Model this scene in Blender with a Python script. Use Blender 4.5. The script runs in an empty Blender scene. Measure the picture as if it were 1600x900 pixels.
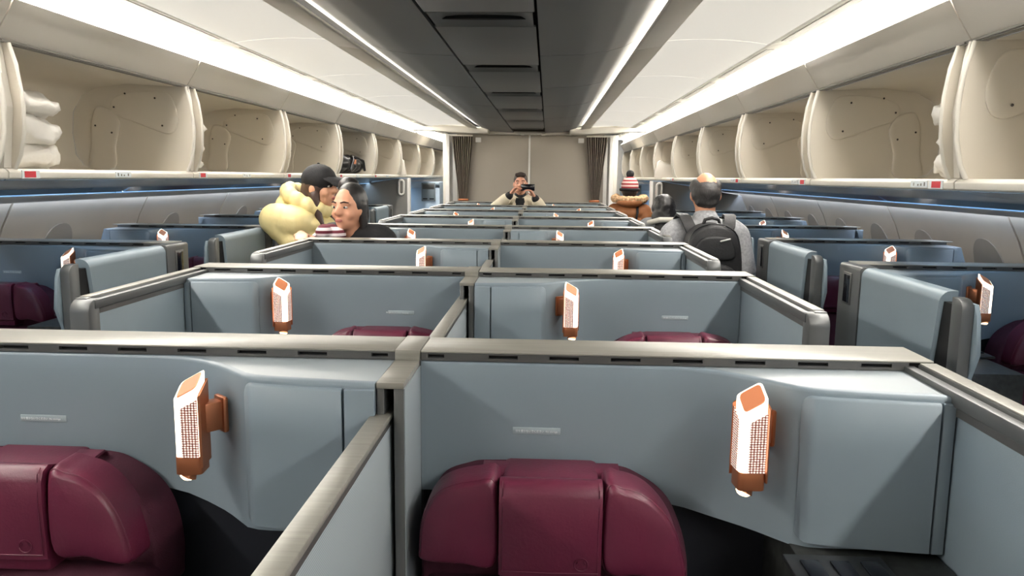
import bpy, bmesh, math, random
from mathutils import Vector, Matrix, noise
random.seed(7)
D = bpy.data
SC = bpy.context.scene
COL = SC.collection

# ------------------------------------------------------------------ camera, world, exposure
CZ = 1.65                      # eye height; heights below are written relative to the eye
camd = D.cameras.new('camera'); camd.sensor_width = 36.0; camd.lens = 1200.0 / 1600.0 * 36.0
camd.clip_start = 0.02; camd.clip_end = 60
cam = D.objects.new('camera', camd); COL.objects.link(cam)
pitch, yaw, roll = 0.1440, 0.0447, 0.0112
def cam_matrix():
    cy, sy, cp, sp = math.cos(yaw), math.sin(yaw), math.cos(pitch), math.sin(pitch)
    f = Vector((-sy * cp, cy * cp, -sp)); r = Vector((cy, sy, 0)); d = f.cross(r)
    cr, sr = math.cos(roll), math.sin(roll)
    r2 = cr * r - sr * d; d2 = sr * r + cr * d
    m = Matrix.Identity(4)
    for i in range(3):
        m[i][0] = r2[i]; m[i][1] = -d2[i]; m[i][2] = -f[i]
    m[0][3], m[1][3], m[2][3] = 0.242, 0.0, CZ
    return m
cam.matrix_world = cam_matrix()
SC.camera = cam
vs = SC.view_settings
vs.view_transform = 'Standard'; vs.look = 'None'; vs.gamma = 1.0; vs.exposure = 0.0; vs.use_curve_mapping = False
w = D.worlds.new('cabin_surroundings'); SC.world = w; w.use_nodes = True
w.node_tree.nodes['Background'].inputs[0].default_value = (0.9, 0.95, 1.0, 1)
w.node_tree.nodes['Background'].inputs[1].default_value = 0.25
E_BAND, E_COVE, E_BLUE, E_LAMP, E_CEILGLOW = 52.0, 40.0, 36.0, 2.4, .52     # light output of the fittings, then glow added to the ceiling panels

# ------------------------------------------------------------------ materials
def lin(c): return tuple((v / 255 / 12.92 if v / 255 <= .04045 else ((v / 255 + .055) / 1.055) ** 2.4) for v in c)
MATS = {}
def mat(name, rgb, rough=.5, metal=0., emit=None, es=0., var=.06, scale=6., bump=0., bscale=60., stretch=None, coat=0., spec=.5):
    if name in MATS: return MATS[name]
    m = D.materials.new(name); m.use_nodes = True; nt = m.node_tree; b = nt.nodes['Principled BSDF']
    c = lin(rgb)
    tc = nt.nodes.new('ShaderNodeTexCoord'); mp = nt.nodes.new('ShaderNodeMapping')
    nt.links.new(tc.outputs['Object'], mp.inputs[0])
    if stretch: mp.inputs['Scale'].default_value = stretch
    n = nt.nodes.new('ShaderNodeTexNoise'); n.inputs['Scale'].default_value = scale; n.inputs['Detail'].default_value = 4
    nt.links.new(mp.outputs[0], n.inputs[0])
    r = nt.nodes.new('ShaderNodeValToRGB')
    r.color_ramp.elements[0].position = .3; r.color_ramp.elements[1].position = .7
    r.color_ramp.elements[0].color = tuple(v * (1 - var) for v in c) + (1,)
    r.color_ramp.elements[1].color = tuple(min(1, v * (1 + var)) for v in c) + (1,)
    nt.links.new(n.outputs[0], r.inputs[0]); nt.links.new(r.outputs[0], b.inputs['Base Color'])
    b.inputs['Roughness'].default_value = rough; b.inputs['Metallic'].default_value = metal
    b.inputs['Specular IOR Level'].default_value = spec
    if coat: b.inputs['Coat Weight'].default_value = coat; b.inputs['Coat Roughness'].default_value = .15
    if emit: b.inputs['Emission Color'].default_value = lin(emit) + (1,); b.inputs['Emission Strength'].default_value = es
    if bump:
        n2 = nt.nodes.new('ShaderNodeTexNoise'); n2.inputs['Scale'].default_value = bscale; n2.inputs['Detail'].default_value = 3
        nt.links.new(mp.outputs[0], n2.inputs[0])
        bp = nt.nodes.new('ShaderNodeBump'); bp.inputs['Strength'].default_value = bump; bp.inputs['Distance'].default_value = .004
        nt.links.new(n2.outputs[0], bp.inputs['Height']); nt.links.new(bp.outputs[0], b.inputs['Normal'])
    MATS[name] = m
    return m
def pattern_mat(name, rgb1, rgb2, kind, scale, rough=.5, metal=0., emit2=0.):
    """two-colour procedural pattern: 'dots' perforation, 'weave' fabric ribs, 'stripes' knit bands"""
    m = D.materials.new(name); m.use_nodes = True; nt = m.node_tree; b = nt.nodes['Principled BSDF']
    tc = nt.nodes.new('ShaderNodeTexCoord'); mp = nt.nodes.new('ShaderNodeMapping'); nt.links.new(tc.outputs['Object'], mp.inputs[0])
    mp.inputs['Scale'].default_value = scale
    r = nt.nodes.new('ShaderNodeValToRGB'); r.color_ramp.interpolation = 'CONSTANT' if kind != 'weave' else 'LINEAR'
    if kind == 'dots':
        v = nt.nodes.new('ShaderNodeTexVoronoi'); v.inputs['Scale'].default_value = 1; v.inputs['Randomness'].default_value = .12
        nt.links.new(mp.outputs[0], v.inputs[0]); src = v.outputs['Distance']; r.color_ramp.elements[1].position = .36
        first, second = rgb2, rgb1
    else:
        v = nt.nodes.new('ShaderNodeTexWave'); v.bands_direction = 'Z'; v.inputs['Scale'].default_value = 1; v.inputs['Distortion'].default_value = .0
        nt.links.new(mp.outputs[0], v.inputs[0]); src = v.outputs['Color']; r.color_ramp.elements[1].position = .5 if kind == 'stripes' else 1
        first, second = rgb1, rgb2
    r.color_ramp.elements[0].color = lin(first) + (1,); r.color_ramp.elements[1].color = lin(second) + (1,)
    nt.links.new(src, r.inputs[0]); nt.links.new(r.outputs[0], b.inputs['Base Color'])
    b.inputs['Roughness'].default_value = rough; b.inputs['Metallic'].default_value = metal
    if emit2:
        r2 = nt.nodes.new('ShaderNodeValToRGB'); r2.color_ramp.interpolation = 'CONSTANT'; r2.color_ramp.elements[1].position = .36
        r2.color_ramp.elements[0].color = (1, .85, .75, 1); r2.color_ramp.elements[1].color = (0, 0, 0, 1)
        nt.links.new(src, r2.inputs[0]); nt.links.new(r2.outputs[0], b.inputs['Emission Color']); b.inputs['Emission Strength'].default_value = emit2
    MATS[name] = m
    return m

M_BLUE = mat('slate_blue_panel', (122, 135, 144), .42, var=.03, scale=3, spec=.4)
M_SHELF = mat('pale_shelf', (142, 151, 156), .4, var=.03)
M_SIDE = mat('pale_blue_side', (128, 143, 152), .45, var=.03, bump=.06, bscale=500)
M_TAN = mat('brushed_taupe', (142, 140, 132), .38, .25, var=.10, scale=9, stretch=(.6, 14, 14), bump=.05, bscale=30)
M_STRIP = mat('dark_bronze_strip', (84, 84, 83), .4, .3)
M_POST = mat('grey_metal_post', (90, 92, 92), .4, .35, var=.05)
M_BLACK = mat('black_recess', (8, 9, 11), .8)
M_NAVY = mat('navy_lower', (12, 18, 30), .7, var=.15)
M_MAROON = mat('maroon_leather', (92, 30, 53), .42, var=.10, scale=10, bump=.12, bscale=190)
M_MAROONF = mat('maroon_fabric', (70, 22, 42), .85, var=.12, scale=30, bump=.2, bscale=400)
M_COPPER = mat('copper', (176, 112, 78), .35, .7, var=.04)
M_COPTOP = mat('copper_top', (224, 142, 100), .45, .15, var=.03)
M_GLOW = mat('lamp_glow', (250, 240, 225), .5, emit=(255, 238, 214), es=E_LAMP)
M_SPOT = mat('lamp_spot', (250, 235, 210), .4, emit=(255, 226, 180), es=E_LAMP * 1.3)
M_MESH = pattern_mat('perforated_copper', (150, 92, 78), (255, 225, 215), 'dots', (300, 0, 260), .5, .3, .8)
M_SCREEN = pattern_mat('divider_weave', (118, 127, 132), (142, 150, 154), 'weave', (40, 0, 90), .7)
M_STONE = mat('dark_stone_console', (44, 46, 44), .45, var=.5, scale=60)
M_CTRL = mat('control_plate', (52, 54, 56), .35, .4)
M_GLOSS = mat('gloss_black', (12, 14, 22), .15, var=.02)
M_PLATE = mat('notice_plate', (158, 172, 178), .35, .1)
M_PRINT = mat('white_print', (228, 234, 236), .6)
M_BEIGE = mat('bin_beige', (219, 211, 196), .55, var=.02, scale=2)
M_BEIGE2 = mat('bin_edge_cream', (232, 227, 216), .5, var=.02)
M_FASCIA = mat('bin_fascia', (224, 218, 207), .55, var=.015, scale=2)
M_RAIL = mat('bin_rail_grey', (120, 118, 112), .5)
M_UNDER = mat('service_panel_reflected_blue', (150, 180, 205), .2, .55, var=.05, scale=2, bump=.25, bscale=3)  # blue reflected onto the underside is put into the base colour
M_WALL = mat('sidewall_grey', (178, 166, 148), .45, .1, var=.05, scale=2)
M_SHADE = mat('window_recess_shadow', (138, 130, 118), .5)  # shadow in the window recess, put into a darker colour
M_CEIL = mat('ceiling_white', (240, 238, 231), .6, var=.01)
M_DARKC = mat('ceiling_grey', (112, 114, 114), .5, var=.03, scale=2)
M_CEILGLOW = mat('ceiling_white_added_glow', (240, 238, 231), .6, emit=(255, 250, 240), es=E_CEILGLOW, var=.01)  # plain white panels, no lamp: emission added to brighten them
M_LINE = mat('joint_dark', (40, 40, 40), .7)
M_LIGHT = mat('light_diffuser', (255, 252, 244), .6, emit=(255, 250, 243), es=E_BAND, var=.0)
M_COVE = mat('cove_led', (255, 252, 244), .6, emit=(255, 246, 232), es=E_COVE, var=.0)
M_BLED = mat('blue_wash_led', (230, 240, 255), .6, emit=(208, 226, 255), es=E_BLUE, var=.0)
M_FLOOR = mat('carpet', (46, 46, 54), .95, var=.2, scale=40, bump=.4, bscale=300)
M_GREYW = mat('partition_taupe', (160, 152, 140), .55, var=.02, scale=1.5)
M_DIM = mat('partition_grey', (122, 120, 116), .6, var=.03)
M_CURT = mat('curtain_taupe', (112, 103, 92), .85, var=.08, scale=20)
M_LINEN = mat('linen_plastic', (240, 236, 228), .3, var=.03, scale=12, bump=.9, bscale=22)
M_RED = mat('red_sticker', (196, 26, 44), .5)
M_WHITE = mat('white_plastic', (232, 230, 224), .45)
M_PALEB = mat('pale_blue_wall', (196, 218, 238), .5)
M_SCREW = mat('screw_dark', (70, 64, 58), .5, .5)

# ------------------------------------------------------------------ mesh helpers
class MB:
    def __init__(s): s.v = []; s.f = []
    def add(s, verts, faces):
        o = len(s.v); s.v += [tuple(p) for p in verts]; s.f += [tuple(i + o for i in f) for f in faces]; return s
    def box(s, x0, x1, y0, y1, z0, z1):
        return s.add([(x0, y0, z0), (x1, y0, z0), (x1, y1, z0), (x0, y1, z0), (x0, y0, z1), (x1, y0, z1), (x1, y1, z1), (x0, y1, z1)],
                     [(0, 3, 2, 1), (4, 5, 6, 7), (0, 1, 5, 4), (1, 2, 6, 5), (2, 3, 7, 6), (3, 0, 4, 7)])
    def prism(s, prof, a0, a1, axis='y'):
        """closed profile extruded along an axis; profile is (x,z) for y, (y,z) for x, (x,y) for z"""
        n = len(prof)
        def P(p, a): return {'y': (p[0], a, p[1]), 'x': (a, p[0], p[1]), 'z': (p[0], p[1], a)}[axis]
        vs_ = [P(p, a0) for p in prof] + [P(p, a1) for p in prof]
        fs = [tuple(range(n)), tuple(range(2 * n - 1, n - 1, -1))] + [(i, (i + 1) % n, n + (i + 1) % n, n + i) for i in range(n)]
        return s.add(vs_, fs)
    def sheet(s, grid, off):
        """solid sheet: grid[i][j] front points, off = thickness vector"""
        ni, nj = len(grid), len(grid[0]); o = Vector(off)
        vs_ = [Vector(grid[i][j]) for i in range(ni) for j in range(nj)]; vs_ += [p + o for p in vs_]
        N = ni * nj; fs = []
        for i in range(ni - 1):
            for j in range(nj - 1):
                a, b, c, d = i * nj + j, (i + 1) * nj + j, (i + 1) * nj + j + 1, i * nj + j + 1
                fs += [(a, b, c, d), (N + d, N + c, N + b, N + a)]
        for i in range(ni - 1):
            a, b = i * nj, (i + 1) * nj; fs.append((a, N + a, N + b, b))
            a, b = i * nj + nj - 1, (i + 1) * nj + nj - 1; fs.append((a, b, N + b, N + a))
        for j in range(nj - 1):
            a, b = j, j + 1; fs.append((a, b, N + b, N + a))
            a, b = (ni - 1) * nj + j, (ni - 1) * nj + j + 1; fs.append((a, N + a, N + b, b))
        return s.add(vs_, fs)
    def tube(s, path, r, n=6, close=False):
        path = [Vector(p) for p in path]; rings = []
        for i, p in enumerate(path):
            t = (path[min(i + 1, len(path) - 1)] - path[max(i - 1, 0)]).normalized()
            u = t.cross(Vector((0, 0, 1)));  u = u if u.length > .1 else t.cross(Vector((0, 1, 0)))
            u.normalize(); v = t.cross(u)
            rr = r[i] if isinstance(r, (list, tuple)) else r
            rings.append([p + rr * (math.cos(2 * math.pi * k / n) * u + math.sin(2 * math.pi * k / n) * v) for k in range(n)])
        vs_ = [q for ring in rings for q in ring]
        fs = [(i * n + k, i * n + (k + 1) % n, (i + 1) * n + (k + 1) % n, (i + 1) * n + k) for i in range(len(path) - 1) for k in range(n)]
        fs += [tuple(range(n)), tuple(reversed(range((len(path) - 1) * n, len(path) * n)))]
        return s.add(vs_, fs)
    def ball(s, c, r, rot=None, nu=14, nv=9):
        r = (r, r, r) if not isinstance(r, (tuple, list)) else r
        vs_ = []; fs = []; c = Vector(c)
        for j in range(nv + 1):
            th = math.pi * j / nv
            for i in range(nu):
                ph = 2 * math.pi * i / nu
                p = Vector((r[0] * math.sin(th) * math.cos(ph), r[1] * math.sin(th) * math.sin(ph), r[2] * math.cos(th)))
                if rot is not None: p = rot @ p
                vs_.append(c + p)
        for j in range(nv):
            for i in range(nu):
                fs.append((j * nu + i, (j + 1) * nu + i, (j + 1) * nu + (i + 1) % nu, j * nu + (i + 1) % nu))
        return s.add(vs_, fs)
    def cap(s, p0, p1, r0, r1=None, n=12):
        r1 = r0 if r1 is None else r1; p0, p1 = Vector(p0), Vector(p1); t = (p1 - p0); L = t.length
        if L < 1e-6: return s.ball(p0, r0)
        t /= L; u = t.cross(Vector((0, 0, 1))); u = u if u.length > .1 else t.cross(Vector((0, 1, 0))); u.normalize(); v = t.cross(u)
        st = []
        for k in range(4): a = math.pi / 2 * k / 4; st.append((-math.cos(a) * r0, max(1e-4, math.sin(a) * r0)))
        st += [(0, r0), (L, r1)]
        for k in range(3, -1, -1): a = math.pi / 2 * k / 4; st.append((L + math.cos(a) * r1, max(1e-4, math.sin(a) * r1)))
        vs_ = [p0 + t * d + rr * (math.cos(2 * math.pi * k / n) * u + math.sin(2 * math.pi * k / n) * v) for d, rr in st for k in range(n)]
        m = len(st)
        fs = [(i * n + k, i * n + (k + 1) % n, (i + 1) * n + (k + 1) % n, (i + 1) * n + k) for i in range(m - 1) for k in range(n)]
        fs += [tuple(reversed(range(n))), tuple(range((m - 1) * n, m * n))]
        return s.add(vs_, fs)
    def pillow(s, outline, y_back, depth, bulge=.3, steps=5, mapf=None):
        """soft cushion from a star-convex outline in x,z; front towards -y"""
        n = len(outline); cx = sum(p[0] for p in outline) / n; cz = sum(p[1] for p in outline) / n
        rings = [(1.0, 0.0), (1.0, .55)]
        for k in range(1, steps + 1):
            a = math.pi / 2 * k / steps; rings.append((1 - bulge * (1 - math.cos(a)) , .55 + .45 * math.sin(a)))
        rings.append((.35, 1.03))
        vs_ = []
        for sc, dp in rings:
            for p in outline: vs_.append((cx + (p[0] - cx) * sc, y_back - depth * dp, cz + (p[1] - cz) * sc))
        fs = [(i * n + k, i * n + (k + 1) % n, (i + 1) * n + (k + 1) % n, (i + 1) * n + k) for i in range(len(rings) - 1) for k in range(n)]
        fs += [tuple(range(n)), tuple(range((len(rings) - 1) * n, len(rings) * n))]
        return s.add(vs_, fs)
    def mesh(s, name, mx=1, smooth=False, bevel=0., seg=2, ang=35, sub=0):
        bm = bmesh.new(); vs_ = [bm.verts.new((p[0] * mx, p[1], p[2])) for p in s.v]
        for f in s.f:
            try: bm.faces.new([vs_[i] for i in f])
            except ValueError: pass
        bmesh.ops.remove_doubles(bm, verts=bm.verts, dist=1e-5)
        bmesh.ops.recalc_face_normals(bm, faces=bm.faces)
        if bevel:
            es = [e for e in bm.edges if len(e.link_faces) == 2 and e.calc_face_angle(0) > math.radians(ang)]
            bmesh.ops.bevel(bm, geom=es, offset=bevel, segments=seg, affect='EDGES', profile=.5, clamp_overlap=True)
        for f in bm.faces: f.smooth = bool(smooth or bevel)
        m = D.meshes.new(name); bm.to_mesh(m); bm.free()
        if smooth or bevel: m.set_sharp_from_angle(angle=math.radians(40 if smooth is not True else 60))
        return m
def O(name, me, m=None, parent=None, loc=(0, 0, 0), rot=None):
    o = D.objects.new(name, me); COL.objects.link(o); o.location = loc
    if rot: o.rotation_euler = rot
    if parent: o.parent = parent
    if m and not me.materials: me.materials.append(m)
    return o
def tag(o, label=None, cat=None, group=None, kind=None):
    if label: o['label'] = label
    if cat: o['category'] = cat
    if group: o['group'] = group
    if kind: o['kind'] = kind
    return o
def empty(name, loc, label, cat, group=None, rz=0.):
    e = D.objects.new(name, None); e.empty_display_size = .1; COL.objects.link(e); e.location = loc; e.rotation_euler = (0, 0, rz)
    return tag(e, label, cat, group)
CACHE = {}
def cached(key, fn):
    if key not in CACHE: CACHE[key] = fn()
    return CACHE[key]
def Z(z): return z + CZ
def lerp_tab(tab, x):
    if x <= tab[0][0]: return tab[0][1]
    for (a, b), (c, d) in zip(tab, tab[1:]):
        if x <= c: return b + (d - b) * (x - a) / (c - a)
    return tab[-1][1]
def text_mesh(body, size, name='lettering'):
    cu = D.curves.new(name, 'FONT'); cu.body = body; cu.size = size; cu.extrude = .0002; cu.resolution_u = 2
    ob = D.objects.new(name, cu); COL.objects.link(ob)
    dg = bpy.context.evaluated_depsgraph_get(); me = D.meshes.new_from_object(ob.evaluated_get(dg))
    D.objects.remove(ob); D.curves.remove(cu)
    return me
def ell_outline(pts, n=6):
    out = []
    m = len(pts)
    for i in range(m):
        p0, p1, p2, p3 = [Vector(pts[(i + d) % m]) for d in (-1, 0, 1, 2)]
        for k in range(n):
            t = k / n
            out.append(tuple(.5 * ((2 * p1) + (-p0 + p2) * t + (2 * p0 - 5 * p1 + 4 * p2 - p3) * t * t + (-p0 + 3 * p1 - 3 * p2 + p3) * t ** 3)))
    return out
ORD = ['nearest', 'second', 'third', 'fourth', 'fifth', 'sixth', 'seventh', 'eighth', 'ninth', 'tenth']
SIDE = {1: 'right', -1: 'left'}

# ------------------------------------------------------------------ structure: floor, walls, ceiling
tag(O('floor', MB().box(-2.75, 2.75, -1.5, 13.2, -.06, 0).mesh('floor'), M_FLOOR), kind='structure', label='dark carpeted cabin floor under the suites', cat='floor')
JY = [1.09 + 1.27 * k for k in range(9)]          # frame joints along the cabin
YEND = 12.6
wall_prof = [(2.30, .02), (2.35, -.155), (2.41, -.27), (2.455, -.39), (2.52, -.62), (2.57, -.95), (2.55, -1.3), (2.48, -CZ)]
for sd in (1, -1):
    W = tag(O('wall_' + SIDE[sd], MB().prism([(x + .02, Z(z)) for x, z in wall_prof] + [(2.7, 0), (2.7, Z(.02))], -1.5, YEND + .6).mesh('w', sd), M_LINE),
            'dark outer skin behind the %s sidewall panels' % SIDE[sd], 'wall', kind='structure')
    pm = MB()
    pm.sheet([[(x, y, Z(z)) for y in (.008, .635, 1.262)] for x, z in wall_prof], (.02, 0, 0))
    pme = pm.mesh('sidewall_panel', sd, smooth=True)
    def shade_mesh():
        b = MB()
        for c in (.42, ):
            b.prism([(c + .10 * math.cos(a), -.50 + .19 * math.sin(a)) for a in [math.pi * 2 * k / 20 for k in range(20)]], 2.43, 2.47, 'x')
        return b
    for j in [-1.45, -.18] + JY:
        if j + 1.27 < YEND + .1:
            p = O('sidewall_panel', pme, M_WALL, W, (0, j, 0))
            for c in ((.30, .94) if sd > 0 else (.47,)):
                sh = MB(); g = []
                for k in range(21):
                    t = math.sin(math.pi * (-.5 + k / 20)); row = []
                    z = -.475 + .195 * t; hw = .135 * max(0, 1 - abs(t) ** 2.6) ** (1 / 2.2) + .002
                    xx = lerp_tab([(-p_[1], p_[0]) for p_ in wall_prof], -z) - .005
                    for q in range(7):
                        row.append((xx, c + hw * (-1 + 2 * q / 6), Z(z)))
                    g.append(row)
                sh.sheet(g, (.02, 0, 0))
                if j > 1: O('window_recess', cached(('ws', sd, c), lambda: sh.mesh('ws', sd, smooth=True)), M_SHADE, p)

CE = tag(O('ceiling', MB().prism([(-1.6, Z(.70)), (1.6, Z(.70)), (1.6, Z(.74)), (-1.6, Z(.74))], -1.5, YEND + .6).mesh('ceiling'), M_LINE),
         'dark void above the cabin ceiling panels', 'ceiling', kind='structure')
YD = 9.75                                            # the centre ceiling ends at the far partition
def arc_pts(tab, n=6):
    out = []
    for (a, b), (c, d) in zip(tab, tab[1:]):
        for k in range(n): out.append((a + (c - a) * k / n, b + (d - b) * k / n))
    return out + [tab[-1]]
joints = [-1.45, -.18] + [j for j in JY if j < 9.5]
for sd in (1, -1):
    dk = cached(('dk', sd), lambda: MB().sheet([[(x, y, Z(z)) for y in (.004, 1.266)] for x, z in arc_pts([(.197, .547), (.40, .555), (.50, .568), (.58, .592), (.64, .625), (.70, .660)])], (0, 0, .015)).mesh('dark', sd, smooth=True))
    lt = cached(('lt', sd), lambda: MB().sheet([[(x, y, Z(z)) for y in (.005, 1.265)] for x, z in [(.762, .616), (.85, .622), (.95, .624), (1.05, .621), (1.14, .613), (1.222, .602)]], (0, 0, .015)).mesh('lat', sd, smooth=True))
    lg = cached(('lg', sd), lambda: MB().prism([(.633, Z(.590)), (.630, Z(.580)), (.636, Z(.574)), (.75, Z(.590)), (.757, Z(.60)), (.757, Z(.62)), (.735, Z(.62)), (.70, Z(.597))], .003, 1.267).mesh('ledge', sd, bevel=.002))
    for j in joints:
        O('ceiling_panel', dk, M_DARKC, CE, (0, j, 0))
        O('cove_ledge', lg, M_BEIGE2, CE, (0, j, 0))
    for j in [-1.45, -.18] + JY:
        L = empty('ceiling_light', (sd * 1.37, j + .635, Z(.60)), 'long white ceiling light above the %s bins, %s section from the camera' % (SIDE[sd], ORD[max(0, [-1.45, -.18, *JY].index(j) - 2)]) if j > 1 else
                  'long white ceiling light above the %s bins, behind the camera%s' % (SIDE[sd], '' if j > -1 else ', farther back'), 'light', 'ceiling lights over the bins')
        f1 = cached(('d1', sd), lambda: MB().sheet([[(x - 1.37 * 1, y, z - .60) for y in (-.63, .63)] for x, z in [(1.346, .6035), (1.39, .6035), (1.43, .597)]], (0, 0, .01)).mesh('diffuser', sd, smooth=True))
        f2 = cached(('d2', sd), lambda: MB().sheet([[(x - 1.37, y, z - .60) for y in (-.63, .63)] for x, z in [(1.234, .600), (1.28, .603), (1.346, .6035)]], (0, 0, .012)).mesh('frame', sd, smooth=True))
        f4 = cached(('d4', sd), lambda: MB().sheet([[(x - 1.37, y, z - .60) for y in (-.63, .63)] for x, z in [(1.43, .597), (1.437, .575), (1.428, .550), (1.396, .526)]], (.006, 0, -.004)).mesh('trim', sd, smooth=True))
        f3 = cached(('d3', sd), lambda: MB().prism([(1.252 - 1.37, -.0005), (1.292 - 1.37, .0022), (1.292 - 1.37, .009), (1.252 - 1.37, .009)], -.50, .54).mesh('vent', sd))
        O('ceiling_panel_added_glow', lt, M_CEILGLOW, L, (-sd * 1.37, -.635, -Z(.60))) if j < 9.5 else None; O('diffuser', f1, M_LIGHT, L); O('light_frame', f2, M_CEIL, L); O('light_trim', f4, M_CEIL, L); O('vent_grille', f3, M_RAIL, L)  # the ceiling panel beside the diffuser only glows by added emission
    tag(O('cove_light', MB().box(.700, .706, -1.4, YD - .1, Z(.602), Z(.622)).mesh('cove', sd), M_COVE), 'thin warm light strip hidden behind the %s edge of the grey ceiling' % SIDE[sd], 'light')
# centre strip of service hatches
hatch = MB()
hatch.prism([(-.188, .006), (.188, .006), (.188, .985), (-.188, .985)], Z(.547), Z(.555), 'z')
hm = hatch.mesh('hatch', bevel=.003)
rec = MB(); g = []
for k in range(9):
    a = k / 8; row = []
    for q in range(9):
        b = q / 8 * 2 - 1
        row.append((b * .180, .99 + .255 * a, Z(.547 + .028 * math.sin(math.pi * min(1, a * 1.0)) ** .7 * (1 - b ** 8))))
    g.append(row)
rec.sheet(g, (0, 0, .006)); rm = rec.mesh('grip', smooth=True)
slot = MB().prism([(.158 * math.cos(t) if abs(math.cos(t)) > .0 else 0, .014 * math.sin(t)) for t in [2 * math.pi * k / 24 for k in range(24)]], Z(.5605), Z(.585), 'z').mesh('slot')
for k in range(-1, 6):
    y = 1.70 + 1.235 * k
    O('ceiling_hatch', hm, M_DARKC, CE, (0, y, 0))
    if y > 0:
        g_ = O('grip_recess', rm, M_DARKC, CE, (0, y, 0)); O('grip_slot', slot, M_BLACK, g_, (0, 1.17, 0))
for j in joints[2:]:
    pass

# far partition, header beam, curtains
tag(O('wall_back', MB().box(-.93, .95, 9.98, 10.1, 0, Z(.62)).mesh('wb'), M_GREYW), 'flat taupe partition wall at the far end of the cabin', 'wall', kind='structure')
WB = D.objects['wall_back']
O('seam_strip', MB().box(-.012, .012, 9.968, 9.98, .6, Z(.53)).mesh('seam', bevel=.003), M_WHITE, WB)
O('header_rail', MB().box(-.52, .53, 9.80, 9.98, Z(.525), Z(.562)).mesh('rail', bevel=.006), M_BEIGE2, WB)
for x in (-.1, .16): O('roller', MB().cap((x, 9.79, Z(.524)), (x + .03, 9.79, Z(.524)), .014).mesh('rol'), M_BEIGE2, WB)
for sd in (1, -1):
    hb = MB()
    prof = [(.50, .52, .60), (.70, .52, .60), (.95, .53, .615), (1.15, .545, .63), (1.35, .555, .64), (1.60, .555, .64)]
    for (a, b, c), (d, e, f_) in zip(prof, prof[1:]):
        hb.add([(a, 9.55, Z(b)), (d, 9.55, Z(e)), (d, 9.80, Z(e)), (a, 9.80, Z(b)), (a, 9.55, Z(c)), (d, 9.55, Z(f_)), (d, 9.80, Z(f_)), (a, 9.80, Z(c))],
               [(0, 3, 2, 1), (4, 5, 6, 7), (0, 1, 5, 4), (2, 3, 7, 6)] + ([(3, 0, 4, 7)] if a == .50 else []) + ([(1, 2, 6, 5)] if d == 1.60 else []))
    tag(O('trim_%d' % (1 if sd < 0 else 2), hb.mesh('header', sd, bevel=.012), M_BEIGE2), 'cream curved header beam over the far end of the %s aisle' % SIDE[sd], 'beam', kind='structure')
    # curtain: pleated, gathered by a tie near its foot
    c = MB(); g = []
    for i in range(15):
        t = i / 14; z = .50 - .80 * t; row = []
        gather = 1 - .62 * min(1, t / .95) ** 1.1
        for k in range(49):
            u = k / 48; ph = u * 9 * 2 * math.pi
            x = .74 + (.26 * u - .02) * gather + .10 * (1 - gather) + .004 * math.cos(ph * 2)
            row.append((x, 9.90 + .028 * math.sin(ph) * (.5 + .5 * gather) - .02, Z(z)))
        g.append(row)
    for i in range(6):
        t = i / 5; row = []
        for k in range(49):
            u = k / 48; ph = u * 9 * 2 * math.pi; gather = .38 + .35 * t
            row.append((.74 + (.26 * u - .02) * gather + .10 * (1 - gather), 9.88 + .028 * math.sin(ph) * .7, Z(-.31 - t * 1.2)))
        g.append(row)
    c.sheet(g, (0, .004, 0))
    CU = empty('curtain', (sd * .86, 9.9, 0), 'taupe pleated curtain tied back at the %s edge of the far partition' % SIDE[sd], 'curtain', 'curtains at the far partition')
    O('curtain_cloth', c.mesh('cloth', sd, smooth=True), M_CURT, CU, (-sd * .86, -9.9, 0))
    O('tie_back', MB().box(.77, .90, 9.83, 9.93, Z(-.315), Z(-.285)).mesh('tie', sd, bevel=.008), M_COPPER, CU, (-sd * .86, -9.9, 0))
    O('curtain_track', MB().box(.72, 1.02, 9.86, 9.93, Z(.50), Z(.516)).mesh('track', sd, bevel=.003), M_BEIGE2, CU, (-sd * .86, -9.9, 0))
    tag(O('monument_edge', MB().box(1.01, 1.06, 9.82, 10.2, 0, Z(.52)).mesh('edge', sd, bevel=.008), M_WHITE), 'pale upright edge post beside the %s far curtain' % SIDE[sd], 'post', kind='structure')
    tag(O('sign_box', MB().box(.62, .69, 9.93, 9.975, Z(.43), Z(.49)).mesh('sb', sd, bevel=.006), M_WHITE), 'small white box high on the far partition beside the %s curtain' % SIDE[sd], 'box')
tag(O('wall_front', MB().box(-2.7, 2.7, -1.56, -1.5, 0, Z(.74)).mesh('wf'), M_GREYW), 'taupe partition behind the camera', 'wall', kind='structure')
tag(O('wall_end', MB().box(-2.7, 2.7, YEND + .5, YEND + .56, 0, Z(.74)).mesh('we'), M_BEIGE2), 'pale wall at the end of the next cabin', 'wall', kind='structure')

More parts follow.
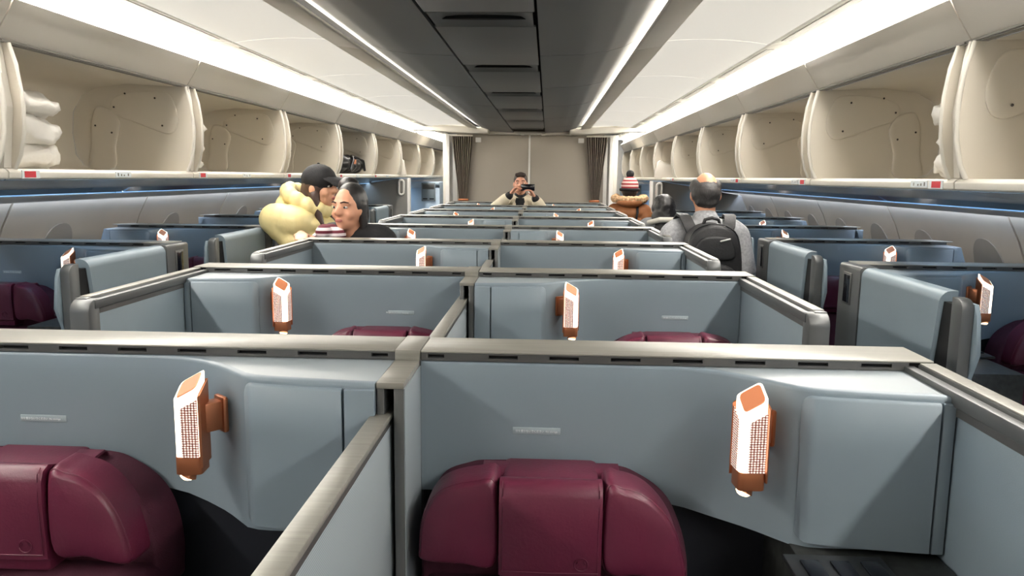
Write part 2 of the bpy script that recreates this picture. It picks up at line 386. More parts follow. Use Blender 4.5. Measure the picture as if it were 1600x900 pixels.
# ------------------------------------------------------------------ overhead bins
fr = [(1.447, .395), (1.428, .33), (1.418, .25), (1.415, .19), (1.420, .12), (1.436, .05), (1.456, .008)]
inner = [(1.50, .004), (1.88, .006), (1.95, .03), (1.985, .08), (1.995, .18), (1.985, .28), (1.94, .355), (1.86, .395), (1.72, .41), (1.50, .40)]
side_poly = fr + inner
def bin_parts(sd):
    P = {}
    b = MB().sheet([[(x, y, Z(z)) for y in (.05, .635, 1.22)] for x, z in inner], (.004, 0, -.004)); P['bin_shell'] = (b.mesh('bs', sd, smooth=True), M_BEIGE)
    b = MB().prism([(1.452, Z(.004)), (1.446, Z(-.004)), (1.448, Z(-.022)), (1.46, Z(-.027)), (1.53, Z(-.027)), (1.53, Z(.003)), (1.46, Z(.008))], .004, 1.266); P['shelf_lip'] = (b.mesh('sl', sd, bevel=.002), M_BEIGE2)
    b = MB().prism([(1.400, Z(.5245)), (1.392, Z(.524)), (1.388, Z(.519)), (1.404, Z(.488)), (1.430, Z(.448)), (1.453, Z(.413)), (1.459, Z(.406)), (1.48, Z(.406)), (1.48, Z(.55)), (1.445, Z(.545))], .003, 1.267); P['fascia'] = (b.mesh('fa', sd, bevel=.0015), M_FASCIA)
    b = MB().box(1.455, 1.48, 0, 1.27, Z(.395), Z(.407)).box(1.449, 1.456, .02, 1.25, Z(.398), Z(.403)); P['door_rail'] = (b.mesh('ra', sd), M_RAIL)
    b = MB().sheet([[(x, y, Z(z)) for y in (.004, .635, 1.266)] for x, z in [(1.462, -.029), (1.60, -.052), (1.76, -.07), (1.80, -.092)]], (0, 0, .006)); P['service_underside'] = (b.mesh('un', sd, smooth=False), M_UNDER)
    b = MB().sheet([[(x, y, Z(z)) for y in (.004, .635, 1.266)] for x, z in [(1.835, -.0985), (2.05, -.118), (2.12, -.138), (2.285, -.152)]], (0, 0, .006)); P['window_underside'] = (b.mesh('un2', sd, smooth=False), M_UNDER)
    b = MB().prism([(1.462, Z(.01)), (1.44, Z(.20)), (1.462, Z(.395)), (2.0, Z(.395)), (2.0, Z(.01))], .0005, .034); P['gap_filler'] = (b.mesh('gf', sd), M_FASCIA)
    b = MB().tube([(1.452, 1.258, Z(.398)), (1.437, 1.250, Z(.35)), (1.426, 1.235, Z(.295))], .006); P['strut'] = (b.mesh('st', sd, smooth=True), M_BEIGE2)
    return P
def side_parts(sd, far):
    y = 1.222 if far else .048
    s = MB().prism([(x, Z(z)) for x, z in side_poly], y - .0 if far else y - .012, y + .012 if far else y).mesh('sp', sd, bevel=.0)
    e = MB().tube([(x, y + (.004 if far else -.004), Z(z)) for x, z in fr], .0075, 8).mesh('ed', sd, smooth=True)
    return s, e
relief1 = [(1.50, .20), (1.485, .25), (1.50, .32), (1.53, .365), (1.60, .375), (1.72, .365), (1.80, .33), (1.79, .27), (1.70, .235), (1.58, .19), (1.53, .18)]
relief2 = [(1.765, .235), (1.77, .19), (1.79, .12), (1.80, .02), (1.92, .02), (1.905, .12), (1.90, .22), (1.87, .30), (1.80, .285)]
SCREWS = [(1.727, .362), (1.586, .342), (1.783, .30), (1.557, .217), (1.877, .215), (1.80, .183)]
for sd in (1, -1):
    BP = bin_parts(sd); sf, ef = side_parts(sd, True); sn, en = side_parts(sd, False)
    r1 = MB().pillow([(x, Z(z)) for x, z in ell_outline(relief1, 4)], 1.2225, .008, .30).mesh('r1', sd, smooth=True)
    r2 = MB().pillow([(x, Z(z)) for x, z in ell_outline(relief2, 4)], 1.2225, .012, .35).mesh('r2', sd, smooth=True)
    sc = MB().ball((0, 0, 0), .0045, nu=8, nv=6).mesh('screw')
    for k, j in enumerate(JY):
        n = k if k else 0
        B = empty('overhead_bin', (sd * 1.75, j + .635, Z(0)), 'open beige overhead bin on the %s, %s from the camera' % (SIDE[sd], ORD[k]), 'overhead bin', 'open overhead bins')
        off = (-sd * 1.75, -.635, -Z(0))
        for nm, (me, m) in BP.items():
            O(nm, me, m, B, off)
        s1 = O('side_panel', sf, M_BEIGE, B, off); O('panel_edge', ef, M_BEIGE2, s1)
        s2 = O('side_panel', sn, M_BEIGE, B, off); O('panel_edge', en, M_BEIGE2, s2)
        O('arm_cover', r1, M_BEIGE, s1); O('duct_cover', r2, M_BEIGE, s1)
        if k < 5:
            for x, z in SCREWS: O('screw', sc, M_SCREW, s1, (sd * x, 1.209, Z(z)))
        if k < 6:
            yy = .07 if sd < 0 else .075
            st = MB().box(1.4440, 1.4475, yy, yy + .055, Z(-.020), Z(.0)).mesh('red', sd); O('red_sticker', cached(('rs', sd), lambda: st), M_RED, B, off)
            wp = MB().box(1.4448, 1.4478, yy - .012, yy + .075, Z(-.0235), Z(.0025)).mesh('wp', sd); O('sticker_backing', cached(('wpb', sd), lambda: wp), M_PRINT, B, off)
            y2 = .60 if sd < 0 else .16
            pl = MB().box(1.4446, 1.4478, y2, y2 + .11, Z(-.020), Z(.001)).mesh('pl', sd); p_ = O('placard', cached(('plc', sd), lambda: pl), M_PRINT, B, off)
            ic = MB()
            for q, (a, h) in enumerate([(.012, .012), (.035, .008), (.055, .006), (.085, .010)]): ic.box(1.4440, 1.4460, y2 + a, y2 + a + .008, Z(-.015), Z(-.015 + h))
            O('placard_icon', cached(('ic', sd), lambda: ic.mesh('ic', sd)), M_RAIL, p_)
    tag(O('bin_fill_light', MB().box(1.800, 1.835, -1.4, YEND, Z(-.078), Z(-.074)).mesh('fill', sd), mat('added_blue_led', (220, 236, 255), .6, emit=(182, 218, 250), es=11.0, var=0.)), 'added narrow blue mood light strip on the underside of the %s bins' % SIDE[sd], 'light')  # extra strip added to throw more blue light on the window suites
    # blue wash light along the sidewall under the bins
    tag(O('sidewall_light', MB().box(2.300, 2.318, -1.4, YEND, Z(-.120), Z(-.112)).mesh('bled', sd), M_BLED), 'thin blue wash light strip under the %s bins' % SIDE[sd], 'light')

def crumple(bm_me, amp, sc, seed, fine=.45):
    for v in bm_me.vertices:
        p = v.co * sc + Vector((seed * 7.3, seed * 3.1, seed))
        n = noise.noise_vector(p) * amp + noise.noise_vector(p * 3.1) * amp * fine
        v.co += n
def soft_box(cx, cy, cz, hx, hy, hz, seed, tail=True, n=14):
    """a crumpled plastic linen bag, flat underneath, with a tied corner"""
    b = MB(); vs_ = []; fs = []
    nv = 26; NU = 48
    for j in range(nv + 1):
        th = math.pi * j / nv
        for i in range(NU):
            ph = 2 * math.pi * i / NU
            def se(c, e): return math.copysign(abs(c) ** e, c)
            x = hx * se(math.sin(th), .6) * se(math.cos(ph), .55); y = hy * se(math.sin(th), .6) * se(math.sin(ph), .55); z = hz * se(math.cos(th), .5)
            if tail and x < 0 and y > 0 and abs(z) < hz * .55: x -= .008 * (1 - abs(z) / hz); y += .018 * (1 - abs(z) / hz)
            vs_.append((cx + x, cy + y, cz + z))
    for j in range(nv):
        for i in range(NU): fs.append((j * NU + i, (j + 1) * NU + i, (j + 1) * NU + (i + 1) % NU, j * NU + (i + 1) % NU))
    b.add(vs_, fs); me = b.mesh('bag', smooth=True)
    crumple(me, .020, 12, seed, .75)
    zf = cz - hz * .93
    for v in me.vertices: v.co.z = max(v.co.z, zf)
    return me
NB = 0
WORDS = ['bottom', 'second', 'third', 'top']
for sd in (1, -1):
    for k, j in enumerate(JY[:7]):
        if sd > 0 and k == 0: continue
        if sd < 0 and k in (4, 6): continue
        rs = random.Random(100 * (sd + 2) + k)
        nst = 3 if k in (1, 2, 3) else 2
        z = Z(.012); y0 = j + .075
        if sd < 0 and k == 0: continue
        for q in range(nst):
            hz = rs.uniform(.040, .048) if nst == 3 else rs.uniform(.055, .065)
            hy = (.19 if sd < 0 and k == 1 else rs.uniform(.12, .16)) - .022 * q; hx = rs.uniform(.15, .17)
            me = soft_box(0, 0, hz * .93, hx, hy, hz * 1.08, k * 10 + q + sd * 3)
            if sd < 0:
                for v in me.vertices: v.co.x *= -1
                me.flip_normals()
            nm = {3: ['bottom', 'middle', 'top'], 2: ['lower', 'upper']}[nst][q]
            o = O('linen_bag', me, M_LINEN, None, (sd * (1.70 - .02 * q), y0 + hy + .012 * q, z))
            tag(o, '%s white plastic linen bag of the stack in the %s bin on the %s' % (nm, ORD[k], SIDE[sd]), 'bag', 'linen bags in the overhead bins')
            z += hz * 1.90

# ------------------------------------------------------------------ suites
CURVE = [(0, 0), (.36, 0), (.417, -.002), (.457, -.010), (.497, -.028), (.535, -.055), (.565, -.081), (.585, -.101), (.601, -.117), (.62, -.127), (.645, -.133), (.68, -.138), (.716, -.142), (.76, -.147), (.804, -.151), (.83, -.153)]
def cy_(s): return lerp_tab(CURVE, s)
def zlow(s): return lerp_tab([(0, -.545), (.30, -.545), (.40, -.552), (.50, -.566), (.60, -.568), (.70, -.561), (.83, -.559)], s)
TOPZ, STRZ = -.296, -.313
CENTRE_SLOTS = [.052 + .0 + .105 * k for k in range(8)]
def shell_meshes(kind, mx):
    """canonical right-hand suite: 'A' cabinet at aisle, 'B' cabinet at divider (centre); 'C' cabinet at aisle, 'D' cabinet at window (sides)"""
    win = kind in 'CD'
    if not win: x0, x1 = .030, .888; a, dr = (.030, 1) if kind == 'A' else (.848, -1); L = .817
    else: x0, x1 = 1.365, 2.23; a, dr = (2.27, -1) if kind == 'C' else (1.375, 1); L = .83 if kind == 'D' else .88
    X = lambda s: a + dr * s
    P = {}
    endx = x1 + (.0 if not win else .0)
    cap = MB()
    if not win: cap.prism([(x0, 0), (endx, 0), (endx, .112), (x0, .112)], Z(TOPZ - .0035), Z(TOPZ), 'z')
    else: cap.prism([(x0, 0), (2.26, 0), (2.20, .112), (x0, .112)], Z(TOPZ - .0035), Z(TOPZ), 'z')
    P['top_ledge'] = (cap.mesh('cap', mx, bevel=.0015), M_TAN)
    # slotted strip: rails and blocks around open slots, black liner behind
    st = MB(); sx0, sx1 = x0, x1 - (.04 if not win else 0)
    st.box(sx0, sx1, .001, .012, Z(TOPZ - .0062), Z(TOPZ - .0035)); st.box(sx0, sx1, .001, .012, Z(STRZ), Z(TOPZ - .0122))
    xs = sx0; slots = []
    for k in range(9):
        c = sx0 + .012 + .104 * k; ln = .028 if k == 0 else .05
        if c + ln < sx1 - .01: slots.append((c, c + ln))
    for (p, q) in slots:
        st.box(xs, p, .001, .012, Z(TOPZ - .0122), Z(TOPZ - .0062)); xs = q
    st.box(xs, sx1, .001, .012, Z(TOPZ - .0122), Z(TOPZ - .0062))
    P['vent_strip'] = (st.mesh('strip', mx), M_STRIP)
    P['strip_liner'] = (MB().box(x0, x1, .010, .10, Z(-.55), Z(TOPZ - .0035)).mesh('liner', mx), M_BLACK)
    # pale shelf between strip and panel
    ss = [i * .83 / 40 for i in range(41)]; ss = [s for s in ss if s <= L] + [L]
    sh = MB().sheet([[(X(s), .012, Z(STRZ - .001)), (X(s), min(.0, cy_(s)) + .004, Z(STRZ - .002))] for s in ss], (0, 0, -.006)); P['ledge_shelf'] = (sh.mesh('shelf', mx), M_SHELF)
    g = []
    for s in ss:
        yb = cy_(s); zl = zlow(s); col = [(X(s), yb + .004, Z(STRZ - .001)), (X(s), yb + .001, Z(STRZ - .003)), (X(s), yb, Z(STRZ - .007))]
        for q in range(1, 7): t = q / 6; col.append((X(s), yb, Z(STRZ - .007 + (zl - STRZ + .007) * t)))
        g.append(col)
    P['back_panel'] = (MB().sheet(g, (0, .012, 0)).mesh('panel', mx, smooth=True), M_BLUE)
    # cabinet door with rounded corners, following the panel curve
    s0, s1 = .606, L - (.022 if kind != 'B' else .05); zt, zb = STRZ - .010, -.556
    g = []; r = .016
    N = 22
    for i in range(N + 1):
        u = i / N; s = s0 + (s1 - s0) * (u ** 2.2)
        d = s - s0; ins = r - math.sqrt(max(0, r * r - (r - min(d, r)) ** 2)); yo = cy_(s) - .009 + (.006 * (1 - min(1, d / .012)))
        g.append([(X(s), yo + .005, Z(zt - ins)), (X(s), yo, Z(zt - ins - .004))] + [(X(s), yo, Z(zt - ins - .004 + (zb + ins - zt + ins + .004) * t)) for t in (.33, .66, 1)])
    P['cabinet_door'] = (MB().sheet(g, (0, .0095, 0)).mesh('door', mx, smooth=True), M_BLUE)
    fl = MB().box(min(X(s1 + .004), X(L)), max(X(s1 + .004), X(L)), cy_(L) - .006, cy_(L) + .006, Z(-.558), Z(zt)); P['cabinet_filler'] = (fl.mesh('filler', mx, bevel=.002), M_BLUE)
    P['lower_panel'] = (MB().box(x0 + .002, x1 - .002, .015, .09, .02, Z(-.53)).mesh('lower', mx), M_NAVY)
    cx0, cx1 = sorted((X(.60), X(L)))
    P['console'] = (MB().box(cx0, cx1, -.50, .012, .05, Z(-.566 if kind != 'B' else -.76)).mesh('console', mx, bevel=.003), M_STONE)
    pc = sorted((X(.575), X(.72)))
    ct = MB().prism([(-.165, Z(-.568)), (-.165, Z(-.565)), (-.30, Z(-.600)), (-.30, Z(-.63))], pc[0], pc[1], 'x'); ct = MB().box(pc[0], pc[1], -.30, -.168, Z(-.5655), Z(-.558)); P['control_panel'] = (ct.mesh('ctrl', mx, bevel=.002), M_CTRL)
    bt = MB()
    for q in range(3):
        bx0 = pc[0] + .018 + q * .044; bt.box(bx0, bx0 + .028, -.255, -.19, Z(-.559), Z(-.5545))
    P['control_buttons'] = (bt.mesh('btn', mx, bevel=.002), M_GLOSS)
    nx = X(.20); ny = -.0012
    npm = MB().prism([(nx - .041, Z(-.439)), (nx + .041, Z(-.439)), (nx + .041, Z(-.427)), (nx - .041, Z(-.427))], ny, .002).mesh('notice', mx, bevel=.0008)
    P['notice_plate'] = (npm, M_PLATE)
    if not win:
        zc = -.301
        # aisle side wall: rail with two ridges, dark strip, pale inner panel, rounded end post
        rl = MB().box(.862, .891, -.62, .0, Z(zc - .02), Z(zc)).box(.841, .858, -.62, .004, Z(zc - .026), Z(zc - .004)).box(.858, .862, -.62, 0, Z(zc - .02), Z(zc - .009)); P['side_rail'] = (rl.mesh('rail', mx, bevel=.002), M_POST)
        P['rail_top'] = (MB().box(.8635, .8905, -.60, -.002, Z(zc - .002), Z(zc + .0022)).mesh('rtop', mx, bevel=.001), M_TAN)
        P['rail_dark_strip'] = (MB().box(.846, .888, -.60, .0, Z(zc - .040), Z(zc - .028)).mesh('rs', mx), M_STRIP)
        P['side_panel'] = (MB().box(.850, .884, -.60, .012, .06, Z(zc - .040)).mesh('sp', mx, bevel=.002), M_SIDE)
        pp = [(-.60, 0), (-.645, 0)] + [(-.615 - .03 * math.cos(t), Z(zc - .032) + .03 * math.sin(t)) for t in [math.pi / 2 * k / 6 for k in range(7)]] + [(-.60, Z(zc - .002))]
        P['end_post'] = (MB().prism(pp, .843, .891, 'x').mesh('post', mx, bevel=.003), M_POST)
    else:
        # aisle wall of a window suite: pale panel with a round top, grey posts at both ends
        zt = -.297
        prof = [(1.325, .04), (1.325, Z(zt - .03))] + [(1.351 - .026 * math.cos(t), Z(zt - .03) + .03 * math.sin(t)) for t in [math.pi / 2 * k / 5 for k in range(1, 6)]] + [(1.372, Z(zt)), (1.372, .04)]
        b = MB(); n = len(prof)
        def yn(z): return -.655 + .0 + lerp_tab([(Z(-1.0), .19), (Z(-.5), .05), (Z(-.30), 0.0)], z)
        vs_ = [(x, -.118, z) for x, z in prof] + [(x, yn(z), z) for x, z in prof]
        b.add(vs_, [tuple(range(n)), tuple(range(2 * n - 1, n - 1, -1))] + [(i, (i + 1) % n, n + (i + 1) % n, n + i) for i in range(n)])
        P['door_panel'] = (b.mesh('door_panel', mx, smooth=1), M_SIDE)
        b = MB().prism([(1.322, 0), (1.322, Z(zt - .012))] + [(1.334 - .012 * math.cos(t), Z(zt - .012) + .012 * math.sin(t)) for t in [math.pi / 2 * k / 4 for k in range(1, 5)]] + [(1.39, Z(zt)), (1.39, 0)], -.112, .075); P['end_post'] = (b.mesh('post1', mx, bevel=.002), M_POST)
        P['post_display_frame'] = (MB().box(1.3185, 1.323, -.045, .028, Z(-.44), Z(-.325)).mesh('df', mx, bevel=.002), M_STRIP)
        P['post_display'] = (MB().box(1.317, 1.320, -.034, .017, Z(-.432), Z(-.333)).mesh('dd', mx, bevel=.001), M_GLOSS)
        b = MB().prism([(-.745, 0), (-.745, Z(zt - .04))] + [(-.715 - .03 * math.cos(t), Z(zt - .04) + .03 * math.sin(t)) for t in [math.pi / 2 * k / 5 for k in range(1, 6)]] + [(-.69, Z(zt - .01)), (-.69, 0)], 1.337, 1.369, 'x'); P['near_post'] = (b.mesh('post2', mx, bevel=.003), M_POST)
        P['wedge_liner'] = (MB().box(1.338, 1.37, -.70, -.40, 0, Z(zt - .03)).mesh('wl', mx), M_BLACK)
        P['inner_board'] = (MB().prism([(-.755, Z(-.35)), (-.77, Z(-.45)), (-.74, Z(-.52)), (-.74, Z(-.75)), (-.55, Z(-.75)), (-.2, Z(-.75)), (-.2, Z(-.32)), (-.74, Z(-.32))], 1.3705, 1.383, 'x').mesh('ib', mx, bevel=.002), M_SIDE)
        if kind == 'D':   # outer end leans with the fuselage
            P['window_end'] = (MB().prism([(2.205, Z(STRZ)), (2.23, Z(STRZ)), (2.31, Z(-.55)), (2.31, Z(-.8)), (2.205, Z(-.8))], -.14, .10).mesh('we', mx, bevel=.002), M_BLUE)
        else:
            P['window_end'] = (MB().prism([(2.215, Z(STRZ)), (2.23, Z(STRZ)), (2.32, Z(-.55)), (2.32, Z(-.8)), (2.215, Z(-.8))], .0, .10).mesh('we', mx, bevel=.002), M_BLUE)
    if not win and mx < 0:
        for me, m in P.values():
            for v in me.vertices: v.co.x += .0155 * (1 - (abs(v.co.x) - .03) / .858)
    return P, X(.20) * mx
NOTE = None
def notice_text():
    me = text_mesh('物を置かないでください  No storage', .0062); xs = [v.co.x for v in me.vertices]
    cx = (min(xs) + max(xs)) / 2; sc = .072 / (max(xs) - min(xs))
    for v in me.vertices: v.co.x = (v.co.x - cx) * sc; v.co.y *= sc * 1.1
    return me
def make_shell(kind, sd, y0, label, group, notice=True):
    P, nx = cached(('shell', kind, sd), lambda: shell_meshes(kind, sd))
    xc = sd * (.46 if kind in 'AB' else 1.80)
    S = empty('suite_shell', (xc, y0, 0), label, 'suite shell', group)
    made = {}
    for nm, (me, m) in P.items():
        if nm in ('control_buttons', 'post_display', 'rail_top'): continue
        if (nm == 'notice_plate' and not notice) or (nm == 'control_panel' and (not notice or kind == 'B')): continue
        made[nm] = O(nm, me, m, S, (-xc, 0, 0))
    if 'control_panel' in made: O('control_buttons', P['control_buttons'][0], M_GLOSS, made['control_panel'])
    if 'post_display_frame' in made: O('post_display', P['post_display'][0], M_GLOSS, made['post_display_frame'])
    if 'side_rail' in made: O('rail_top', P['rail_top'][0], M_TAN, made['side_rail'])
    if notice: O('lettering', cached('note', notice_text), M_PRINT, made['notice_plate'], (nx, -.0017, Z(-.4352)), (math.pi / 2, 0, 0))
    return S

# reading lamp: square column standing on its corner, slanted copper top, perforated copper sides
def lamp_meshes():
    r, h, k = .028, .118, .80; P = {}
    zt = lambda y: .052 + k * y
    def dia(rr, z0, slant=True, dz=0, n=5, rnd=.22):
        pts = []
        cs = [(0, -rr), (rr, 0), (0, rr), (-rr, 0)]
        for i in range(4):
            p, c, q = Vector(cs[i - 1]), Vector(cs[i]), Vector(cs[(i + 1) % 4])
            A = c + (p - c) * rnd; B = c + (q - c) * rnd
            for t in [j / n for j in range(n + 1)]: pts.append((1 - t) ** 2 * A + 2 * t * (1 - t) * c + t * t * B)
        return [(p.x, p.y, (zt(p.y) + dz) if slant else z0) for p in pts]
    def solid(bot, top):
        b = MB(); n = len(bot); b.add(bot + top, [tuple(reversed(range(n))), tuple(range(n, 2 * n))] + [(i, (i + 1) % n, n + (i + 1) % n, n + i) for i in range(n)]); return b
    P['glow_body'] = (solid(dia(r, -.062, False), dia(r, 0, True)).mesh('glow', smooth=1), M_GLOW)
    P['top_cap'] = (solid(dia(r * .80, 0, True, -.001), dia(r * .80, 0, True, .0022)).mesh('topcap', smooth=1), M_COPTOP)
    P['lamp_base'] = (solid(dia(r * 1.05, -.088, False), dia(r * 1.05, -.059, False)).mesh('base', bevel=.001), M_COPPER)
    for nm, sx in (('mesh_panel', 1), ('mesh_panel.', -1)):
        b = MB(); F = Vector((0, -r)); S_ = Vector((sx * r, 0)); nrm = Vector((sx, -1)).normalized()
        g = []
        for t in (.30, .62, .96):
            p = F + (S_ - F) * t + nrm * .0006
            g.append([(p.x, p.y, -.0595), (p.x, p.y, zt(p.y) - .016)])
        b.sheet(g, (nrm.x * .0014, nrm.y * .0014, 0)); P[nm] = (b.mesh('meshp'), M_MESH)
    b = MB(); q = r * 1.10
    for sx in (1, -1):
        b.add([(sx * q, -.002, -.075), (sx * q * 1.0, .0025, -.075), (0, q, -.075), (0, q - .006, -.075), (sx * q, -.002, zt(0) - .012), (sx * q, .0025, zt(0) - .010), (0, q, zt(q) - .018), (0, q - .006, zt(q) - .018)],
              [(0, 1, 2, 3), (4, 7, 6, 5), (0, 4, 5, 1), (1, 5, 6, 2), (2, 6, 7, 3), (3, 7, 4, 0)])
    P['back_shell'] = (b.mesh('backs'), M_COPPER)
    P['mount'] = (MB().box(-.013, .013, .012, .052, -.028, .020).mesh('mount', bevel=.003), M_COPPER)
    P['mount_plate'] = (MB().box(-.017, .017, .046, .056, -.034, .026).mesh('mplate', bevel=.004), M_COPPER)
    P['spot_holder'] = (MB().tube([(0, -.004, -.087), (-.002, -.008, -.095)], [.011, .014], 10).mesh('spoth', smooth=1), M_COPPER)
    P['spot_lens'] = (MB().tube([(-.002, -.008, -.0945), (-.003, -.0085, -.099)], [.0125, .009], 10).mesh('spotl', smooth=1), M_SPOT)
    return P
LM = lamp_meshes()
def make_lamp(kind, sd, y0, label, group='reading lamps on the suite walls'):
    if kind in 'AB': a, dr = (.030, 1) if kind == 'A' else (.848, -1)
    else: a, dr = (2.27, -1) if kind == 'C' else (1.375, 1)
    s = .565; px = (a + dr * s) * sd; py = y0 + cy_(s); sg = dr * sd
    n = Vector((-.65 * sg, -.76, 0)).normalized()
    c = Vector((px, py, Z(-.384))) + n * .054
    rz = math.atan2(n.x, -n.y)
    Lm = empty('reading_lamp', c, label, 'lamp', group, rz)
    for nm, (me, m) in LM.items():
        if nm == 'spot_lens': continue
        o = O(nm.rstrip('.'), me, m, Lm)
        if nm == 'spot_holder': O('spot_lens', LM['spot_lens'][0], M_SPOT, o)
    return Lm

# seats: headrest with two wings, a centre flap and a cover behind; backrest, cushion
def seat_meshes(sg):
    """x local, centre of flap at 0; +x is towards the open console side"""
    P = {}
    wr = ell_outline([(.082, -.474), (.110, -.467), (.152, -.484), (.190, -.530), (.212, -.60), (.202, -.624), (.14, -.613), (.082, -.604)])
    wl = ell_outline([(-.082, -.473), (-.115, -.464), (-.172, -.482), (-.200, -.526), (-.207, -.58), (-.201, -.602), (-.14, -.606), (-.082, -.602)])
    P['headrest_wing'] = (MB().pillow([(x, Z(z)) for x, z in wr], -.085, .075, .16).mesh('wr', sg, smooth=True), M_MAROON)
    P['headrest_wing.'] = (MB().pillow([(x, Z(z)) for x, z in wl], -.085, .068, .14).mesh('wl', sg, smooth=True), M_MAROON)
    g = []
    for x in (-.079, -.06, 0, .06, .079):
        e = .004 if abs(x) > .07 else 0
        g.append([(x, -.085, Z(-.487)), (x, -.115, Z(-.470)), (x, -.146 + e, Z(-.461)), (x, -.160 + e, Z(-.468)), (x, -.166 + e, Z(-.484)), (x, -.168 + e, Z(-.52)), (x, -.166 + e, Z(-.57)), (x, -.164 + e, Z(-.612))])
    P['headrest_flap'] = (MB().sheet(g, (0, .012, -.006)).mesh('flap', sg, smooth=True), M_MAROON)
    P['flap_core'] = (MB().box(-.078, .078, -.152, -.02, Z(-.64), Z(-.472)).mesh('core', sg, bevel=.01), M_MAROON)
    bo = ell_outline([(-.09, -.482), (.09, -.484), (.15, -.500), (.20, -.540), (.224, -.60), (.228, -.68), (.20, -.72), (0, -.72), (-.20, -.72), (-.214, -.66), (-.208, -.57), (-.185, -.51), (-.14, -.488)])
    P['backrest_head'] = (MB().pillow([(x, Z(z)) for x, z in bo], -.012, .085, .06).mesh('bh', sg, smooth=True), M_MAROONF)
    g = []
    for x in (-.112, -.05, .05, .112): g.append([(x, -.030, Z(-.500)), (x, -.034, Z(-.478)), (x, -.042, Z(-.472)), (x, -.088, Z(-.476)), (x, -.100, Z(-.488))])
    P['headrest_cover'] = (MB().sheet(g, (0, .004, -.004)).mesh('cover', sg, smooth=True), M_MAROON)
    P['backrest'] = (MB().prism([(-.02, Z(-.66)), (-.13, Z(-.64)), (-.155, Z(-.68)), (-.19, Z(-.95)), (-.20, Z(-1.16)), (-.06, Z(-1.16)), (-.015, Z(-.9))], -.205, .225, 'x').mesh('br', sg, bevel=.02, seg=3), M_MAROONF)
    P['seat_cushion'] = (MB().box(-.205, .225, -.68, -.10, Z(-1.30), Z(-1.14)).mesh('sc', sg, bevel=.03, seg=3), M_MAROONF)
    P['seat_base'] = (MB().box(-.19, .21, -.62, -.02, 0, Z(-1.29)).mesh('sb', sg, bevel=.01), M_NAVY)
    em = MB(); N = 20
    em.tube([(.0 + .0105 * math.cos(2 * math.pi * k / N), 0, .0105 * math.sin(2 * math.pi * k / N)) for k in range(N + 1)], .0008, 5)
    em.tube([(.006 * math.cos(t), 0, .002 + .005 * math.sin(t)) for t in [math.pi * (-.1 + 1.2 * k / 8) for k in range(9)]], .0007, 5)
    P['emblem'] = (em.mesh('emblem', 1, smooth=True), M_MAROON)
    seams = MB()
    for x, yy in ((-.0735, -.1645), (.0735, -.1645)):
        seams.tube([(x, -.1525, Z(-.4625)), (x, -.1615, Z(-.470)), (x, -.1655, Z(-.52)), (x, -.1625, Z(-.606))], .0008, 5)
    seams.tube([(-.075, -.1650, Z(-.603)), (0, -.1675, Z(-.603)), (.075, -.1650, Z(-.603))], .0008, 5)
    P['stitching'] = (seams.mesh('stitch', sg, smooth=True), M_MAROON)
    for nm, o_, yb, dp in (('piping', wr, -.085, .075), ('piping.', wl, -.085, .068)):
        pw = MB(); n = len(o_); cx = sum(p[0] for p in o_) / n; cz = sum(p[1] for p in o_) / n
        pts = [(cx + (p[0] - cx) * .955, yb - dp * .86, Z(cz + (p[1] - cz) * .955)) for p in o_]; pw.tube(pts + pts[:1], .0013, 5)
        P[nm] = (pw.mesh('piping', sg, smooth=True), M_MAROON)
    return P
def make_seat(kind, sd, y0, label):
    if kind in 'AB': a, dr = (.030, 1) if kind == 'A' else (.848, -1)
    else: a, dr = (2.27, -1) if kind == 'C' else (1.375, 1)
    xc = (a + dr * (.225 if kind != 'D' else .265)) * sd; sg = dr * sd
    P = cached(('seat', sg), lambda: seat_meshes(sg))
    S = empty('airline_seat', (xc, y0, 0), label, 'seat', 'maroon leather suite seats')
    md = {}
    for nm, (me, m) in P.items():
        if nm in ('emblem', 'stitching', 'piping', 'piping.'): continue
        md[nm] = O(nm.rstrip('.'), me, m, S)
    O('emblem', P['emblem'][0], M_MAROON, md['headrest_flap'], (.048, -.1665, Z(-.588)))
    O('stitching', P['stitching'][0], M_MAROON, md['headrest_flap'])
    O('piping', P['piping'][0], M_MAROON, md['headrest_wing']); O('piping', P['piping.'][0], M_MAROON, md['headrest_wing.'])
    return S

PITCH = 1.12; Y0 = 1.275
NROW = 8
for n in range(NROW):
    y = Y0 + n * PITCH; ev = n % 2 == 0
    for sd in (1, -1):
        kind = ('A' if ev else 'B') if sd > 0 else ('B' if ev else 'A')
        wh = 'the %s centre suite, %s row from the camera' % (SIDE[sd], ORD[n]) if n else 'the %s centre suite nearest the camera' % SIDE[sd]
        make_shell(kind, sd, y, 'slate-blue shell wall of ' + wh, 'centre suite shells', notice=n < 3)
        make_lamp(kind, sd, y, 'lit copper reading lamp in ' + wh)
        if n < 3: make_seat(kind, sd, y, 'maroon leather seat with winged headrest in ' + wh)
for sd, ys in ((-1, 3.20), (1, 2.79)):
    for n in range(5 if sd < 0 else 5):
        y = ys + n * PITCH; kind = 'C' if n % 2 == 0 else 'D'
        wh = 'the %s window suite, %s visible from the camera' % (SIDE[sd], ORD[n]) if n else 'the nearest visible window suite on the %s' % SIDE[sd]
        make_shell(kind, sd, y, 'blue shell and pale aisle wall of ' + wh, 'window suite shells', notice=n < 1)
        make_lamp(kind, sd, y, 'lit copper reading lamp in ' + wh)
        if n < 3: make_seat(kind, sd, y, 'dark maroon seat in ' + wh)
